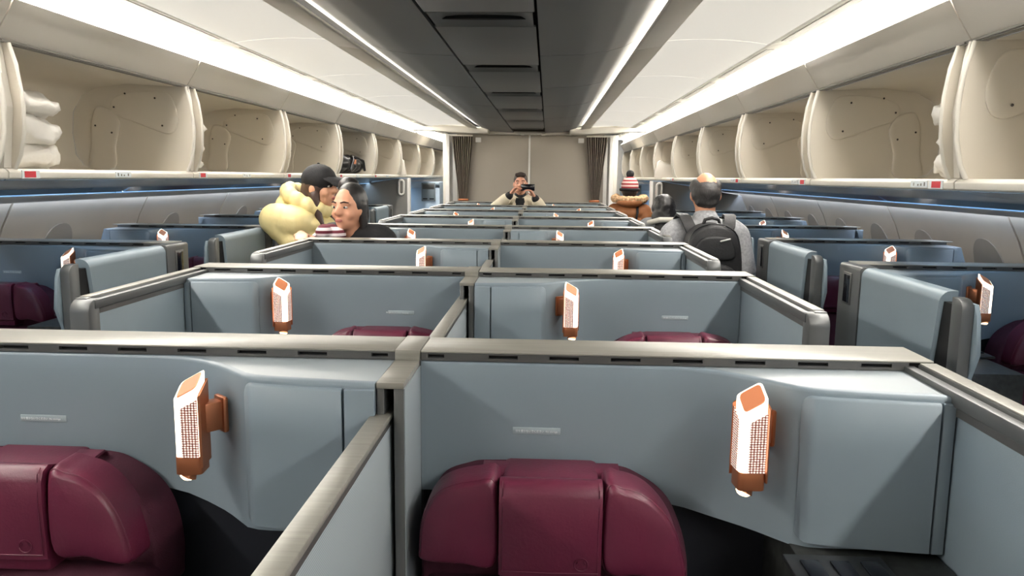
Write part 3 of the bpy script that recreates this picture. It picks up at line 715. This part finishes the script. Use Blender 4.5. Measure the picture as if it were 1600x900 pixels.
# sliding dividers between the two centre seats
def divider_meshes():
    P = {}
    P['cross_cap'] = (MB().box(-.014, .0285, -.003, .115, Z(-.3135), Z(-.2945)).mesh('cc', bevel=.0015), M_TAN)
    P['post_cap'] = (MB().box(-.014, .0285, -.15, -.003, Z(-.322), Z(-.3125)).mesh('pc', bevel=.001), M_TAN)
    P['divider_post'] = (MB().box(.0125, .028, -.148, .06, .02, Z(-.322)).box(-.0135, -.002, -.148, .06, .02, Z(-.322)).mesh('dp', bevel=.0015), M_POST)
    P['post_side'] = (MB().box(.0275, .0295, -.146, .0, .02, Z(-.3225)).mesh('ps'), M_SHELF)
    P['slot_liner'] = (MB().box(-.004, .014, -.02, .06, .02, Z(-.324)).mesh('sl'), M_BLACK)
    g = MB().box(-.0235, .0075, -.98, -.02, Z(-.373), Z(-.363)); P['screen_rail'] = (g.mesh('sr', bevel=.002), M_TAN)
    P['screen_edge'] = (MB().box(-.020, .005, -.98, -.02, Z(-.384), Z(-.373)).mesh('se'), M_STRIP)
    P['screen_panel'] = (MB().box(-.018, .0055, -.975, -.02, .3, Z(-.384)).mesh('sp', bevel=.002), M_SCREEN)
    return P
DM = divider_meshes()
for n in range(NROW):
    e = empty('privacy_divider', (0, Y0 + n * PITCH, 0), ('pale mesh divider with taupe cap between the centre seats, %s row from the camera' % ORD[n]) if n else 'pale mesh divider with taupe cap between the two nearest centre seats', 'divider', 'dividers between the centre seats')
    for nm, (me, m) in DM.items(): O(nm, me, m, e)

# ------------------------------------------------------------------ far partitions and the next cabin
for sd, yp in ((-1, 8.80), (1, 8.33)):
    W = empty('class_partition', (sd * 1.9, yp, 0), 'grey partition panel under the far %s bins with a white handle' % SIDE[sd], 'partition', 'grey partitions at the end of the window rows')
    off = (-sd * 1.9, -yp, 0)
    O('partition_panel', MB().prism([(1.365, 0), (1.365, Z(-.035)), (1.47, Z(-.035)), (2.30, Z(-.175)), (2.40, Z(-.40)), (2.46, 0)], yp, yp + .05).mesh('pp', sd, bevel=.004), M_DIM, W, off)
    O('partition_edge', MB().box(1.335, 1.365, yp - .01, yp + .07, 0, Z(-.03)).mesh('pe', sd, bevel=.006), M_WHITE, W, off)
    hp = [(1.43 + .028 * math.cos(t) * 1.0, yp - .012, Z(-.135 + (.055 if math.sin(t) > 0 else -.055) + .028 * math.sin(t))) for t in [2 * math.pi * k / 20 for k in range(21)]]
    O('handle', MB().tube(hp, .012, 8).mesh('handle', sd, smooth=True), M_WHITE, W, off)
    O('handle_plate', MB().box(1.40, 1.46, yp - .006, yp, Z(-.22), Z(-.05)).mesh('hp', sd, bevel=.004), M_DIM, W, off)
    # fin between bins above the partition
    tag(O('bin_end_fin', MB().prism([(1.37, Z(.0)), (1.40, Z(.17)), (1.43, Z(.19)), (1.46, Z(.17)), (1.95, Z(.015))], yp - .02, yp + .02).mesh('fin', sd, bevel=.008), M_FASCIA), 'small pale fin above the far %s partition' % SIDE[sd], 'fin')
    # service unit of the next cabin
    y2 = 11.0
    U = empty('service_unit', (sd * 1.75, y2, 0), 'pale blue wall unit with a dark panel in the next cabin on the %s' % SIDE[sd], 'wall unit', 'pale units in the next cabin')
    off = (-sd * 1.75, -y2, 0)
    O('unit_body', MB().box(1.30, 2.28, y2, y2 + .4, 0, Z(-.175)).box(1.30, 1.72, y2, y2 + .4, Z(-.175), Z(-.085)).mesh('ub', sd, bevel=.01), M_PALEB, U, off)
    O('unit_panel', MB().box(1.36, 1.56, y2 - .012, y2, Z(-.36), Z(-.10)).mesh('up', sd, bevel=.004), M_SIDE, U, off)
    O('unit_screen', MB().box(1.375, 1.545, y2 - .016, y2 - .010, Z(-.19), Z(-.12)).mesh('us', sd, bevel=.003), M_POST, U, off)
    for x in (1.38, 1.475): O('unit_slot', MB().box(x, x + .065, y2 - .016, y2 - .010, Z(-.335), Z(-.32)).mesh('usl', sd), M_BLACK, U, off)
    tag(O('doorway_post', MB().box(1.08, 1.15, 10.25, 10.6, 0, Z(.55)).mesh('dw', sd, bevel=.01), M_BEIGE2), 'pale grey doorway post beyond the %s curtain' % SIDE[sd], 'post', kind='structure')

# black soft bag lying in a left overhead bin
K = empty('travel_bag', (-1.615, 6.98, Z(.01)), 'shiny black padded travel bag lying in an open left overhead bin', 'bag')
def bagm():
    b = MB(); g = []
    for i in range(5):
        b.ball((0, -.28 + .14 * i, .085), (.13, .095, .085))
    me = b.mesh('tb', smooth=True); crumple(me, .012, 16, 4)
    for v in me.vertices: v.co.z = max(v.co.z, .002)
    return me
M_BAG = mat('black_nylon_shiny', (26, 24, 24), .28, var=.2, scale=20, bump=.5, bscale=30)
O('bag_body', bagm(), M_BAG, K)
O('bag_strap', MB().tube([(.13, -.26, .03), (.145, -.2, .12), (.10, -.1, .155), (.08, .1, .155), (.13, .22, .12), (.13, .27, .03)], .012, 8).mesh('bs', smooth=True), M_GLOSS, K)
O('bag_tag', MB().box(.135, .142, -.20, -.09, .085, .125).mesh('bt', bevel=.002), M_COPTOP, K)

# ------------------------------------------------------------------ people
def remesh(name, mb, vox=.008, smooth=6):
    me = mb.mesh(name); ob = D.objects.new(name, me); COL.objects.link(ob)
    r = ob.modifiers.new('r', 'REMESH'); r.mode = 'VOXEL'; r.voxel_size = vox; r.use_smooth_shade = True
    if smooth: sm = ob.modifiers.new('s', 'SMOOTH'); sm.factor = .5; sm.iterations = smooth
    dg = bpy.context.evaluated_depsgraph_get(); out = D.meshes.new_from_object(ob.evaluated_get(dg))
    D.objects.remove(ob); D.meshes.remove(me); out.name = name
    for p in out.polygons: p.use_smooth = True
    return out
V = Vector
def hand(mb, wrist, d, up, curl=.5, side=1, s=1.):
    """palm and five fingers; d = pointing direction, up = back of the hand, side = +-1 thumb side"""
    d = V(d).normalized(); up = V(up); up = (up - d * up.dot(d)).normalized(); sdv = d.cross(up) * side
    w = V(wrist)
    for k in (-1, 0, 1): mb.cap(w + d * .01 + sdv * k * .016 * s, w + d * .078 * s + sdv * k * .024 * s, .0155 * s, .0135 * s)
    for k, ln in zip((1.35, .45, -.45, -1.35), (.072, .080, .075, .058)):
        p = w + d * .085 * s + sdv * k * .0195 * s; dd = d.copy(); seg = ln * s / 3 * 1.05
        for j in range(3):
            a = curl * (.55 + .35 * j); q = (d * math.cos(a) - up * math.sin(a))
            mb.cap(p, p + q * seg, (.0092 - .0008 * j) * s, (.0086 - .0008 * j) * s, 8); p = p + q * seg
    p = w + d * .025 * s + sdv * .022 * s; q1 = (d * .55 + sdv * .8 - up * .25).normalized(); mb.cap(p, p + q1 * .042 * s, .0125 * s, .0105 * s, 8)
    p = p + q1 * .042 * s; q2 = (d * .9 + sdv * .3 - up * .3).normalized(); mb.cap(p, p + q2 * .034 * s, .0102 * s, .0085 * s, 8)
class Person:
    def __init__(s, x, y, H, rz, skin, label, arms, tilt=(0, 0), sw=.165, drop=.30):
        s.H = H; s.root = empty('person', (x, y, 0), label, 'person', None, rz); s.arms = arms; s.sw = sw
        s.hc = V((tilt[0] * .0 , -.01 + tilt[1], H - .12)); hc = s.hc
        b = MB(); s.zs = H - drop
        b.ball(hc, (.072, .089, .112)); b.ball(hc + V((0, -.028, -.062)), (.052, .056, .052)); b.ball(hc + V((0, -.052, -.088)), (.026, .026, .022))
        b.cap(hc + V((0, -.083, .012)), hc + V((0, -.104, -.022)), .0105, .0155, 8)
        for k in (-1, 1):
            b.ball(hc + V((k * .013, -.094, -.026)), (.009, .010, .008)); b.ball(hc + V((k * .074, .008, -.012)), (.011, .020, .031))
            b.cap(hc + V((k * .014, -.082, .026)), hc + V((k * .048, -.070, .026)), .010, .008, 8); b.ball(hc + V((k * .040, -.052, -.03)), (.024, .026, .026))
        b.ball(hc + V((0, -.083, -.055)), (.024, .011, .0065)); b.ball(hc + V((0, -.082, -.066)), (.020, .011, .007))
        b.cap((0, .02, H - .32), hc + V((0, .012, -.07)), .060, .054)
        zc = H
        b.ball((0, .015, H * .72), (.155, .105, .19)); b.cap((-sw + .03, .015, s.zs - .035), (sw - .03, .015, s.zs - .035), .062); b.ball((0, .015, H * .60), (.13, .095, .14)); b.ball((0, .015, H * .525), (.150, .108, .11))
        s.leg(b, 0)
        for k in (-1, 1):
            el, wr, hd, up, cu = arms[k]; sh = V((k * sw, .015, s.zs - .045))
            b.cap(sh, el, .050, .040); b.cap(el, wr, .040, .027)
            if hd: hand(b, wr, hd, up, cu, side=1 if (k > 0) == True else -1)
        O('body', remesh('body', b, .0075, 4), mat('skin_%d' % skin[0], skin, .5, var=.04, scale=20), s.root)
    def leg(s, b, t, foot=True):
        H = s.H
        for k in (-1, 1):
            b.cap((k * .082, .015, H * .50), (k * .085, .0, H * .28), .082 + t, .055 + t); b.cap((k * .085, .0, H * .28), (k * .085, .025, .085), .055 + t, .038 + t)
            if foot: b.ball((k * .085, -.035, .04), (.04, .12, .04))
    def face(s, brow=(30, 24, 22)):
        hc = s.hc; e = MB(); p = MB(); br = MB(); l = MB()
        for k in (-1, 1):
            e2 = MB().ball(hc + V((k * .031, -.0735, .005)), (.0135, .010, .0065)); O('eye', e2.mesh('eye', smooth=True), mat('eye_white', (214, 208, 200), .3), s.root)
            O('iris', MB().ball(hc + V((k * .031, -.0815, .005)), (.0055, .0035, .0058)).mesh('iris', smooth=True), mat('iris', (34, 24, 20), .2), s.root)
            O('eyebrow', MB().tube([hc + V((k * .014, -.090, .028)), hc + V((k * .032, -.086, .033)), hc + V((k * .052, -.072, .028))], [.0035, .0042, .0025], 6).mesh('brow', smooth=True), mat('brow', brow, .8), s.root)
        O('lips', MB().ball(hc + V((0, -.0875, -.0605)), (.022, .008, .0085)).mesh('lips', smooth=True), mat('lips', (168, 98, 88), .5), s.root)
    def top(s, name, m, t, hem=.50, puff=0, vox=.010, sleeves=(1, 1), cuff=.0, collar=.0):
        H = s.H; b = MB(); sw = s.sw
        if puff:
            n = 7
            for i in range(n):
                z = s.zs - .06 - (s.zs - .06 - H * hem) * i / (n - 1); w_ = [1, 1.05, 1.06, 1.04, 1.05, 1.08, 1.05][i]
                b.ball((0, .015, z), ((.165 + t) * w_, (.115 + t) * w_, puff))
            b.cap((-sw + .02, .015, s.zs - .05), (sw - .02, .015, s.zs - .05), .068 + t)
        else:
            b.ball((0, .015, H * .72), (.158 + t, .108 + t, .19)); b.cap((-sw + .03, .015, s.zs - .035), (sw - .03, .015, s.zs - .035), .062 + t)
            b.ball((0, .015, H * .60), (.136 + t, .10 + t, .15)); b.ball((0, .015, H * hem + .04), (.155 + t, .112 + t, .12))
        if collar: b.cap((0, .018, s.zs - .02), (0, .015, s.zs + collar), .070 + t * .6, .066 + t * .4)
        for k in (-1, 1):
            el, wr = V(s.arms[k][0]), V(s.arms[k][1]); sh = V((k * sw, .015, s.zs - .045)); wr2 = el + (wr - el) * (1 - cuff)
            if puff:
                for i in range(5):
                    q = sh.lerp(el, i / 4); b.ball(q, .060 + t + .006 * (i % 2))
                for i in range(1, 5):
                    q = el.lerp(wr2, i / 4); b.ball(q, .056 + t - .006 * i + .004 * (i % 2))
                b.cap(sh, el, .05 + t, .045 + t); b.cap(el, wr2, .045 + t, .035 + t)
            else: b.cap(sh, el, .052 + t, .044 + t); b.cap(el, wr2, .044 + t, .032 + t)
        return O(name, remesh(name, b, vox, 4), m, s.root)
    def trousers(s, m):
        b = MB(); b.ball((0, .015, s.H * .525), (.158, .115, .11)); s.leg(b, .012, False)
        O('trousers', remesh('trousers', b, .011, 4), m, s.root)
        for k in (-1, 1): O('shoe', MB().ball((k * .085, -.035, .042), (.046, .128, .046)).mesh('shoe', smooth=True), mat('shoe_dark', (28, 28, 30), .6), s.root)
    def part(s, name, mb, m, vox=.008, sm=4, disp=0, seed=1):
        me = remesh(name, mb, vox, sm)
        if disp: crumple(me, disp, 30, seed)
        return O(name, me, m, s.root)
HAIRB = mat('hair_black', (20, 17, 18), .38, var=.3, scale=30, stretch=(8, 8, .7), bump=.4, bscale=60)
HAIRBR = mat('hair_brown', (58, 38, 30), .45, var=.3, scale=30, stretch=(8, 8, .7), bump=.4, bscale=60)
HAIRG = mat('hair_greying', (44, 42, 42), .55, var=.5, scale=40, stretch=(6, 6, 1), bump=.4, bscale=60)
DENIM = mat('dark_trousers', (34, 38, 50), .85, var=.1, scale=40)
BLACKF = mat('black_fabric', (18, 18, 21), .8, var=.25, scale=50, bump=.3, bscale=150)

# woman in the yellow puffer, facing right, cap on
p = Person(-1.10, 4.32, 1.70, math.radians(78), (214, 160, 128), 'person in pale yellow puffer jacket and black cap, turned sideways in the left aisle',
           {-1: ((-.145, .135, 1.40), (-.15, -.03, 1.22), (.3, -1, .1), (0, 0, 1), .6), 1: ((.16, -.06, 1.13), (.10, -.20, 1.20), (0, -1, .2), (0, 0, 1), .6)}, tilt=(0, -.05), sw=.14, drop=.27)
p.face((60, 40, 32))
YEL = mat('puffer_yellow', (240, 222, 160), .45, var=.06, scale=8, bump=.5, bscale=26)
p.top('puffer_jacket', YEL, .032, .52, .068, .009, cuff=.12)
b = MB(); zz = p.zs
for i in range(12):
    a = 2 * math.pi * i / 12; b.ball((.105 * math.cos(a), .02 + .105 * math.sin(a), zz + .075 + .055 * math.sin(a)), (.046, .046, .052))
b.ball((0, .135, zz + .03), (.12, .065, .09)); p.part('hood', b, YEL, .009)
b = MB(); h = p.hc
b.ball(h + V((0, .012, .01)), (.082, .094, .11)); b.ball(h + V((0, .06, -.06)), (.075, .05, .14)); b.cap(h + V((-.07, .0, -.05)), h + V((-.075, -.06, -.27)), .028, .016); b.cap(h + V((.07, .0, -.05)), h + V((.08, -.05, -.27)), .028, .016); p.part('hair', b, HAIRBR, .007)
b = MB().ball(h + V((0, .004, .045)), (.090, .106, .088)); me = b
C = O('cap_crown', (lambda m_: m_)(MB().ball(h + V((0, .004, .042)), (.088, .104, .088)).mesh('crown', smooth=True)), BLACKF, p.root)
g = []
for i in range(9):
    t = -1 + 2 * i / 8; g.append([tuple(h + V((.078 * t, -.065 - .02 * math.sqrt(max(0, 1 - t * t)), .055 - .012 * t * t))), tuple(h + V((.070 * t, -.105 - .05 * math.sqrt(max(0, 1 - t * t)), .040 - .016 * t * t))), tuple(h + V((.060 * t, -.12 - .075 * math.sqrt(max(0, 1 - t * t)), .022 - .016 * t * t)))])
O('cap_brim', MB().sheet(g, (0, 0, .006)).mesh('brim', smooth=True), BLACKF, C)
O('cap_button', MB().ball(h + V((0, .004, .131)), (.008, .008, .005)).mesh('button', smooth=True), BLACKF, C)
p.trousers(DENIM)

# woman in black top facing the camera, hand on the suite wall
p = Person(-.740, 3.88, 1.605, math.radians(-22), (216, 158, 128), 'person in black top with tied dark hair, leaning on a suite wall',
           {-1: ((-.20, -.10, 1.14), (-.145, -.235, 1.352), (.5, -.6, .05), (0, 0, 1), .35), 1: ((.20, .0, 1.05), (.19, -.05, .85), (0, -.1, -1), (1, 0, 0), .5)}, tilt=(0, -.03), drop=.235, sw=.175)
p.face()
p.top('black_top', BLACKF, .012, .50, collar=.0, cuff=.25)
b = MB(); h = p.hc
b.ball(h + V((0, .022, .022)), (.082, .092, .108)); b.ball(h + V((0, .06, -.03)), (.074, .05, .10)); b.cap(h + V((.068, .015, .02)), h + V((.080, .02, -.16)), .024, .02); b.cap(h + V((-.066, .02, .03)), h + V((-.072, .03, -.06)), .02, .016)
b.ball(h + V((-.055, .075, .105)), (.058, .055, .052)); b.cap(h + V((-.06, .07, .09)), h + V((-.10, .05, .02)), .03, .018); p.part('hair', b, HAIRB, .007)
p.trousers(DENIM)
PAT = pattern_mat('patterned_knit', (92, 22, 40), (226, 216, 218), 'stripes', (9, 7, 11), .8)
b = MB(); rs = random.Random(3)
for i in range(11): b.ball((-.885 + .10 * rs.random(), 3.735 + .10 * rs.random(), Z(-.335 + .06 * rs.random())), (.045, .04, .04))
b.cap((-.90, 3.78, Z(-.32)), (-.80, 3.76, Z(-.30)), .035)
G = O('patterned_cloth', remesh('cloth', b, .008, 3), PAT); tag(G, 'red and white patterned cloth bundled between the two standing people on the left', 'cloth')

# man photographing at the far end
p = Person(-.06, 8.62, 1.695, 0, (206, 150, 124), 'person in cream jacket holding a dark phone up before the far partition',
           {-1: ((-.27, -.10, 1.30), (-.105, -.20, 1.455), (.55, -.1, .75), (-.5, .2, .6), 1.1), 1: ((.25, -.10, 1.27), (.165, -.22, 1.425), (-.5, -.1, .8), (.5, .2, .6), 1.1)}, tilt=(0, -.01), sw=.185)
p.face((50, 38, 30))
p.top('shirt', BLACKF, .012, .50, cuff=.05, collar=.05)
CREAM = mat('cream_jacket', (214, 204, 180), .75, var=.06, scale=20)
J = p.top('jacket', CREAM, .030, .48, cuff=.30, vox=.011)
# open front: black shirt panel between the lapels
g = [[(x, -.128 - .01 * (1 - abs(x) / .06), z) for x in (-.055, -.02, .02, .055)] for z in (1.0, 1.2, 1.36, 1.42)]
g = [[(x * (1.0 if z < 1.4 else .8), yy - (.02 if z > 1.1 else .01), z) for x, yy, z in r_] for r_ in g]
O('shirt_front', MB().sheet(g, (0, .03, 0)).mesh('sf', smooth=True), BLACKF, p.root)
for k in (-1, 1):
    O('lapel', MB().prism([(k * .05, 1.02), (k * .115, 1.12), (k * .10, 1.30), (k * .07, 1.40), (k * .045, 1.36)], -.165, -.135).mesh('lapel', bevel=.006), CREAM, p.root)
b = MB(); h = p.hc
b.ball(h + V((0, .018, .032)), (.080, .090, .096)); b.cap(h + V((-.04, -.06, .095)), h + V((.04, -.06, .095)), .022); p.part('hair', b, mat('hair_short_dark', (52, 42, 36), .6, var=.3, scale=60), .007)
p.trousers(DENIM)
PH = empty('phone', (-.035 + .06, 8.42, 1.535), 'dark phone held up in front of the face at the far end', 'phone')
O('phone_body', MB().box(-.075, .075, -.005, .005, -.036, .036).mesh('ph', bevel=.004), M_GLOSS, PH)
O('phone_lens', MB().tube([(.05, -.004, .018), (.05, -.0075, .018)], .009, 12).mesh('pl'), M_CTRL, PH)

# person with the striped bobble hat and brown parka
p = Person(1.085, 8.02, 1.655, math.pi * .97, (206, 156, 130), 'person in brown fur-hooded parka and striped bobble hat, far along the right aisle',
           {-1: ((-.20, .02, 1.10), (-.16, -.10, .90), (0, -.5, -.8), (-1, 0, 0), .5), 1: ((.20, .02, 1.10), (.16, -.10, .90), (0, -.5, -.8), (1, 0, 0), .5)}, sw=.15)
p.face()
BRN = mat('parka_brown', (152, 96, 56), .6, var=.08, scale=10, bump=.35, bscale=24)
p.top('parka', BRN, .020, .42, .09, .011, cuff=.1)
FUR = mat('fur_trim', (196, 160, 122), .95, var=.35, scale=60, bump=1., bscale=120)
b = MB()
for i in range(14):
    a = math.pi * (-.15 + 1.3 * i / 13); b.ball((.150 * math.cos(a), .03 + .12 * math.sin(a), p.zs + .085 - .012 * math.sin(a)), (.042, .042, .040))
p.part('fur_hood_trim', b, FUR, .008, 2, .010, 3)
b = MB(); b.ball((0, .11, p.zs + .05), (.14, .085, .055)); p.part('hood', b, BRN, .01)
h = p.hc
b = MB().ball(h + V((0, .02, -.02)), (.078, .09, .10)); p.part('hair', b, HAIRB, .008)
HATM = pattern_mat('hat_stripes', (226, 200, 190), (150, 52, 58), 'stripes', (0, 0, 9), .9)
HT = O('striped_hat', MB().ball(h + V((0, .004, .035)), (.090, .105, .098)).mesh('hat', smooth=True), HATM, p.root)
O('hat_cuff', MB().tube([h + V((.091 * math.cos(a), .004 + .105 * math.sin(a), -.005)) for a in [2 * math.pi * k / 24 for k in range(25)]], .016, 8).mesh('cuff', smooth=True), BLACKF, HT)
O('pompom', remesh('pom', MB().ball(h + V((0, .006, .155)), .042), .006, 1), BLACKF, HT)
O('shoulder_strap', MB().tube([(-.075, -.06, p.zs + .03), (-.08, .06, p.zs + .045), (-.085, .165, p.zs - .05), (-.06, .178, p.zs - .20), (.02, .178, p.zs - .35)], .013, 8).mesh('strap', smooth=True), BLACKF, p.root)
p.trousers(DENIM)

# person with long black hair, grey hooded top
p = Person(1.135, 6.0, 1.525, math.pi * 1.03, (206, 156, 130), 'person with long loose black hair seen from behind in the right aisle',
           {-1: ((-.19, .02, 1.02), (-.15, -.10, .84), (0, -.5, -.8), (-1, 0, 0), .5), 1: ((.19, .02, 1.02), (.15, -.10, .84), (0, -.5, -.8), (1, 0, 0), .5)}, sw=.145, drop=.215)
p.face()
GH = mat('grey_hooded_top', (116, 116, 118), .85, var=.1, scale=40)
p.top('hooded_top', GH, .018, .48, cuff=.05)
b = MB(); h = p.hc
b.ball(h + V((0, .02, .02)), (.092, .10, .108)); b.ball(h + V((0, .06, -.08)), (.105, .065, .14)); b.ball(h + V((0, .075, -.17)), (.118, .06, .10)); p.part('hair', b, HAIRB, .008, 4, .006, 9)
b = MB(); b.tube([(-.13, .06, p.zs + .0), (-.06, .15, p.zs + .03), (.06, .15, p.zs + .03), (.13, .06, p.zs + .0)], .022, 10); p.part('hood', b, mat('pale_hood_edge', (196, 192, 182), .8), .007)
p.trousers(DENIM)

# balding man with black backpack
p = Person(1.095, 4.22, 1.692, math.pi * 1.0, (208, 150, 118), 'balding person in grey sweater seen from behind in the right aisle, wearing a backpack',
           {-1: ((-.215, .05, 1.16), (-.17, -.12, 1.0), (0, -.8, -.4), (-1, 0, 0), .5), 1: ((.215, .05, 1.16), (.17, -.12, 1.0), (0, -.8, -.4), (1, 0, 0), .5)}, sw=.172)
p.face((60, 54, 50))
GS = mat('grey_knit', (168, 169, 172), .9, var=.22, scale=70, bump=.4, bscale=140)
p.top('sweater', GS, .020, .50, cuff=.03, collar=.035)
b = MB(); h = p.hc
b.ball(h + V((0, .020, .004)), (.083, .090, .074)); b.ball(h + V((0, .045, -.045)), (.066, .052, .036))
for k in (-1, 1): b.ball(h + V((k * .055, -.005, .035)), (.030, .06, .042))
p.part('hair', b, HAIRG, .007, 3, .004, 2)
p.trousers(DENIM)
BK = empty('backpack', (1.095, 4.22, 1.0), 'black backpack with pale zip pulls worn by the balding person', 'backpack', None, math.pi)
BKF = mat('backpack_black', (22, 22, 25), .6, var=.3, scale=40, bump=.4, bscale=120)
def R_(x, y, z): return (x, y, z - 1.0)
def pk(pts, yb, dp, bl): return MB().pillow([(x, z - 1.0) for x, z in ell_outline(pts, 4)], yb, dp, bl).mesh('pack', smooth=True)
body_pts = [(-.135, .86), (-.150, 1.08), (-.142, 1.27), (-.105, 1.385), (0, 1.425), (.105, 1.385), (.142, 1.27), (.150, 1.08), (.135, .86)]
HALF = (0, 0, math.pi)
O('pack_body', pk(body_pts, -.125, .165, .10), BKF, BK, rot=HALF)
O('upper_pocket', pk([(-.085, 1.245), (-.10, 1.30), (-.06, 1.355), (.06, 1.355), (.10, 1.30), (.085, 1.245)], -.285, .028, .18), BKF, BK, rot=HALF)
O('front_pocket', pk([(-.115, .90), (-.12, 1.08), (-.10, 1.19), (0, 1.225), (.10, 1.19), (.12, 1.08), (.115, .90)], -.285, .045, .16), BKF, BK, rot=HALF)
O('pack_piping', MB().tube([(x * .97, .262, z - 1.0) for x, z in ell_outline(body_pts, 4)], .0035, 6).mesh('pp', smooth=True), M_CTRL, BK)
O('top_handle', MB().tube([R_(-.05, .18, 1.39), R_(-.035, .185, 1.44), R_(0, .188, 1.45), R_(.035, .185, 1.44), R_(.05, .18, 1.39)], .009, 8).mesh('th', smooth=True), BKF, BK)
for k in (-1, 1):
    g = []
    for (x, y, z) in [(.075, .155, 1.33), (.105, .13, 1.40), (.120, .07, 1.445), (.125, .0, 1.452), (.13, -.07, 1.42), (.135, -.11, 1.34), (.14, -.10, 1.2), (.15, .0, 1.0), (.14, .15, .95)]:
        g.append([R_(k * (x - .030), y, z), R_(k * (x + .030), y, z)])
    O('shoulder_strap', MB().sheet(g, (0, .004, .012)).mesh('ss', smooth=True), BKF, BK)
for (x, z, a, ln) in [(-.045, 1.345, -.25, .045), (-.010, 1.185, 1.5, .045), (.012, 1.190, 1.3, .035), (-.060, 1.145, .25, .06), (.065, 1.140, -.95, .055), (.040, 1.08, -.8, .03)]:
    y = .333 if z < 1.25 else .318
    O('zip_pull', MB().cap(R_(x - .5 * ln * math.cos(a), y, z - .5 * ln * math.sin(a)), R_(x + .5 * ln * math.cos(a), y, z + .5 * ln * math.sin(a)), .005, n=6).mesh('zp', smooth=True), mat('zip_grey', (190, 190, 188), .5), BK)
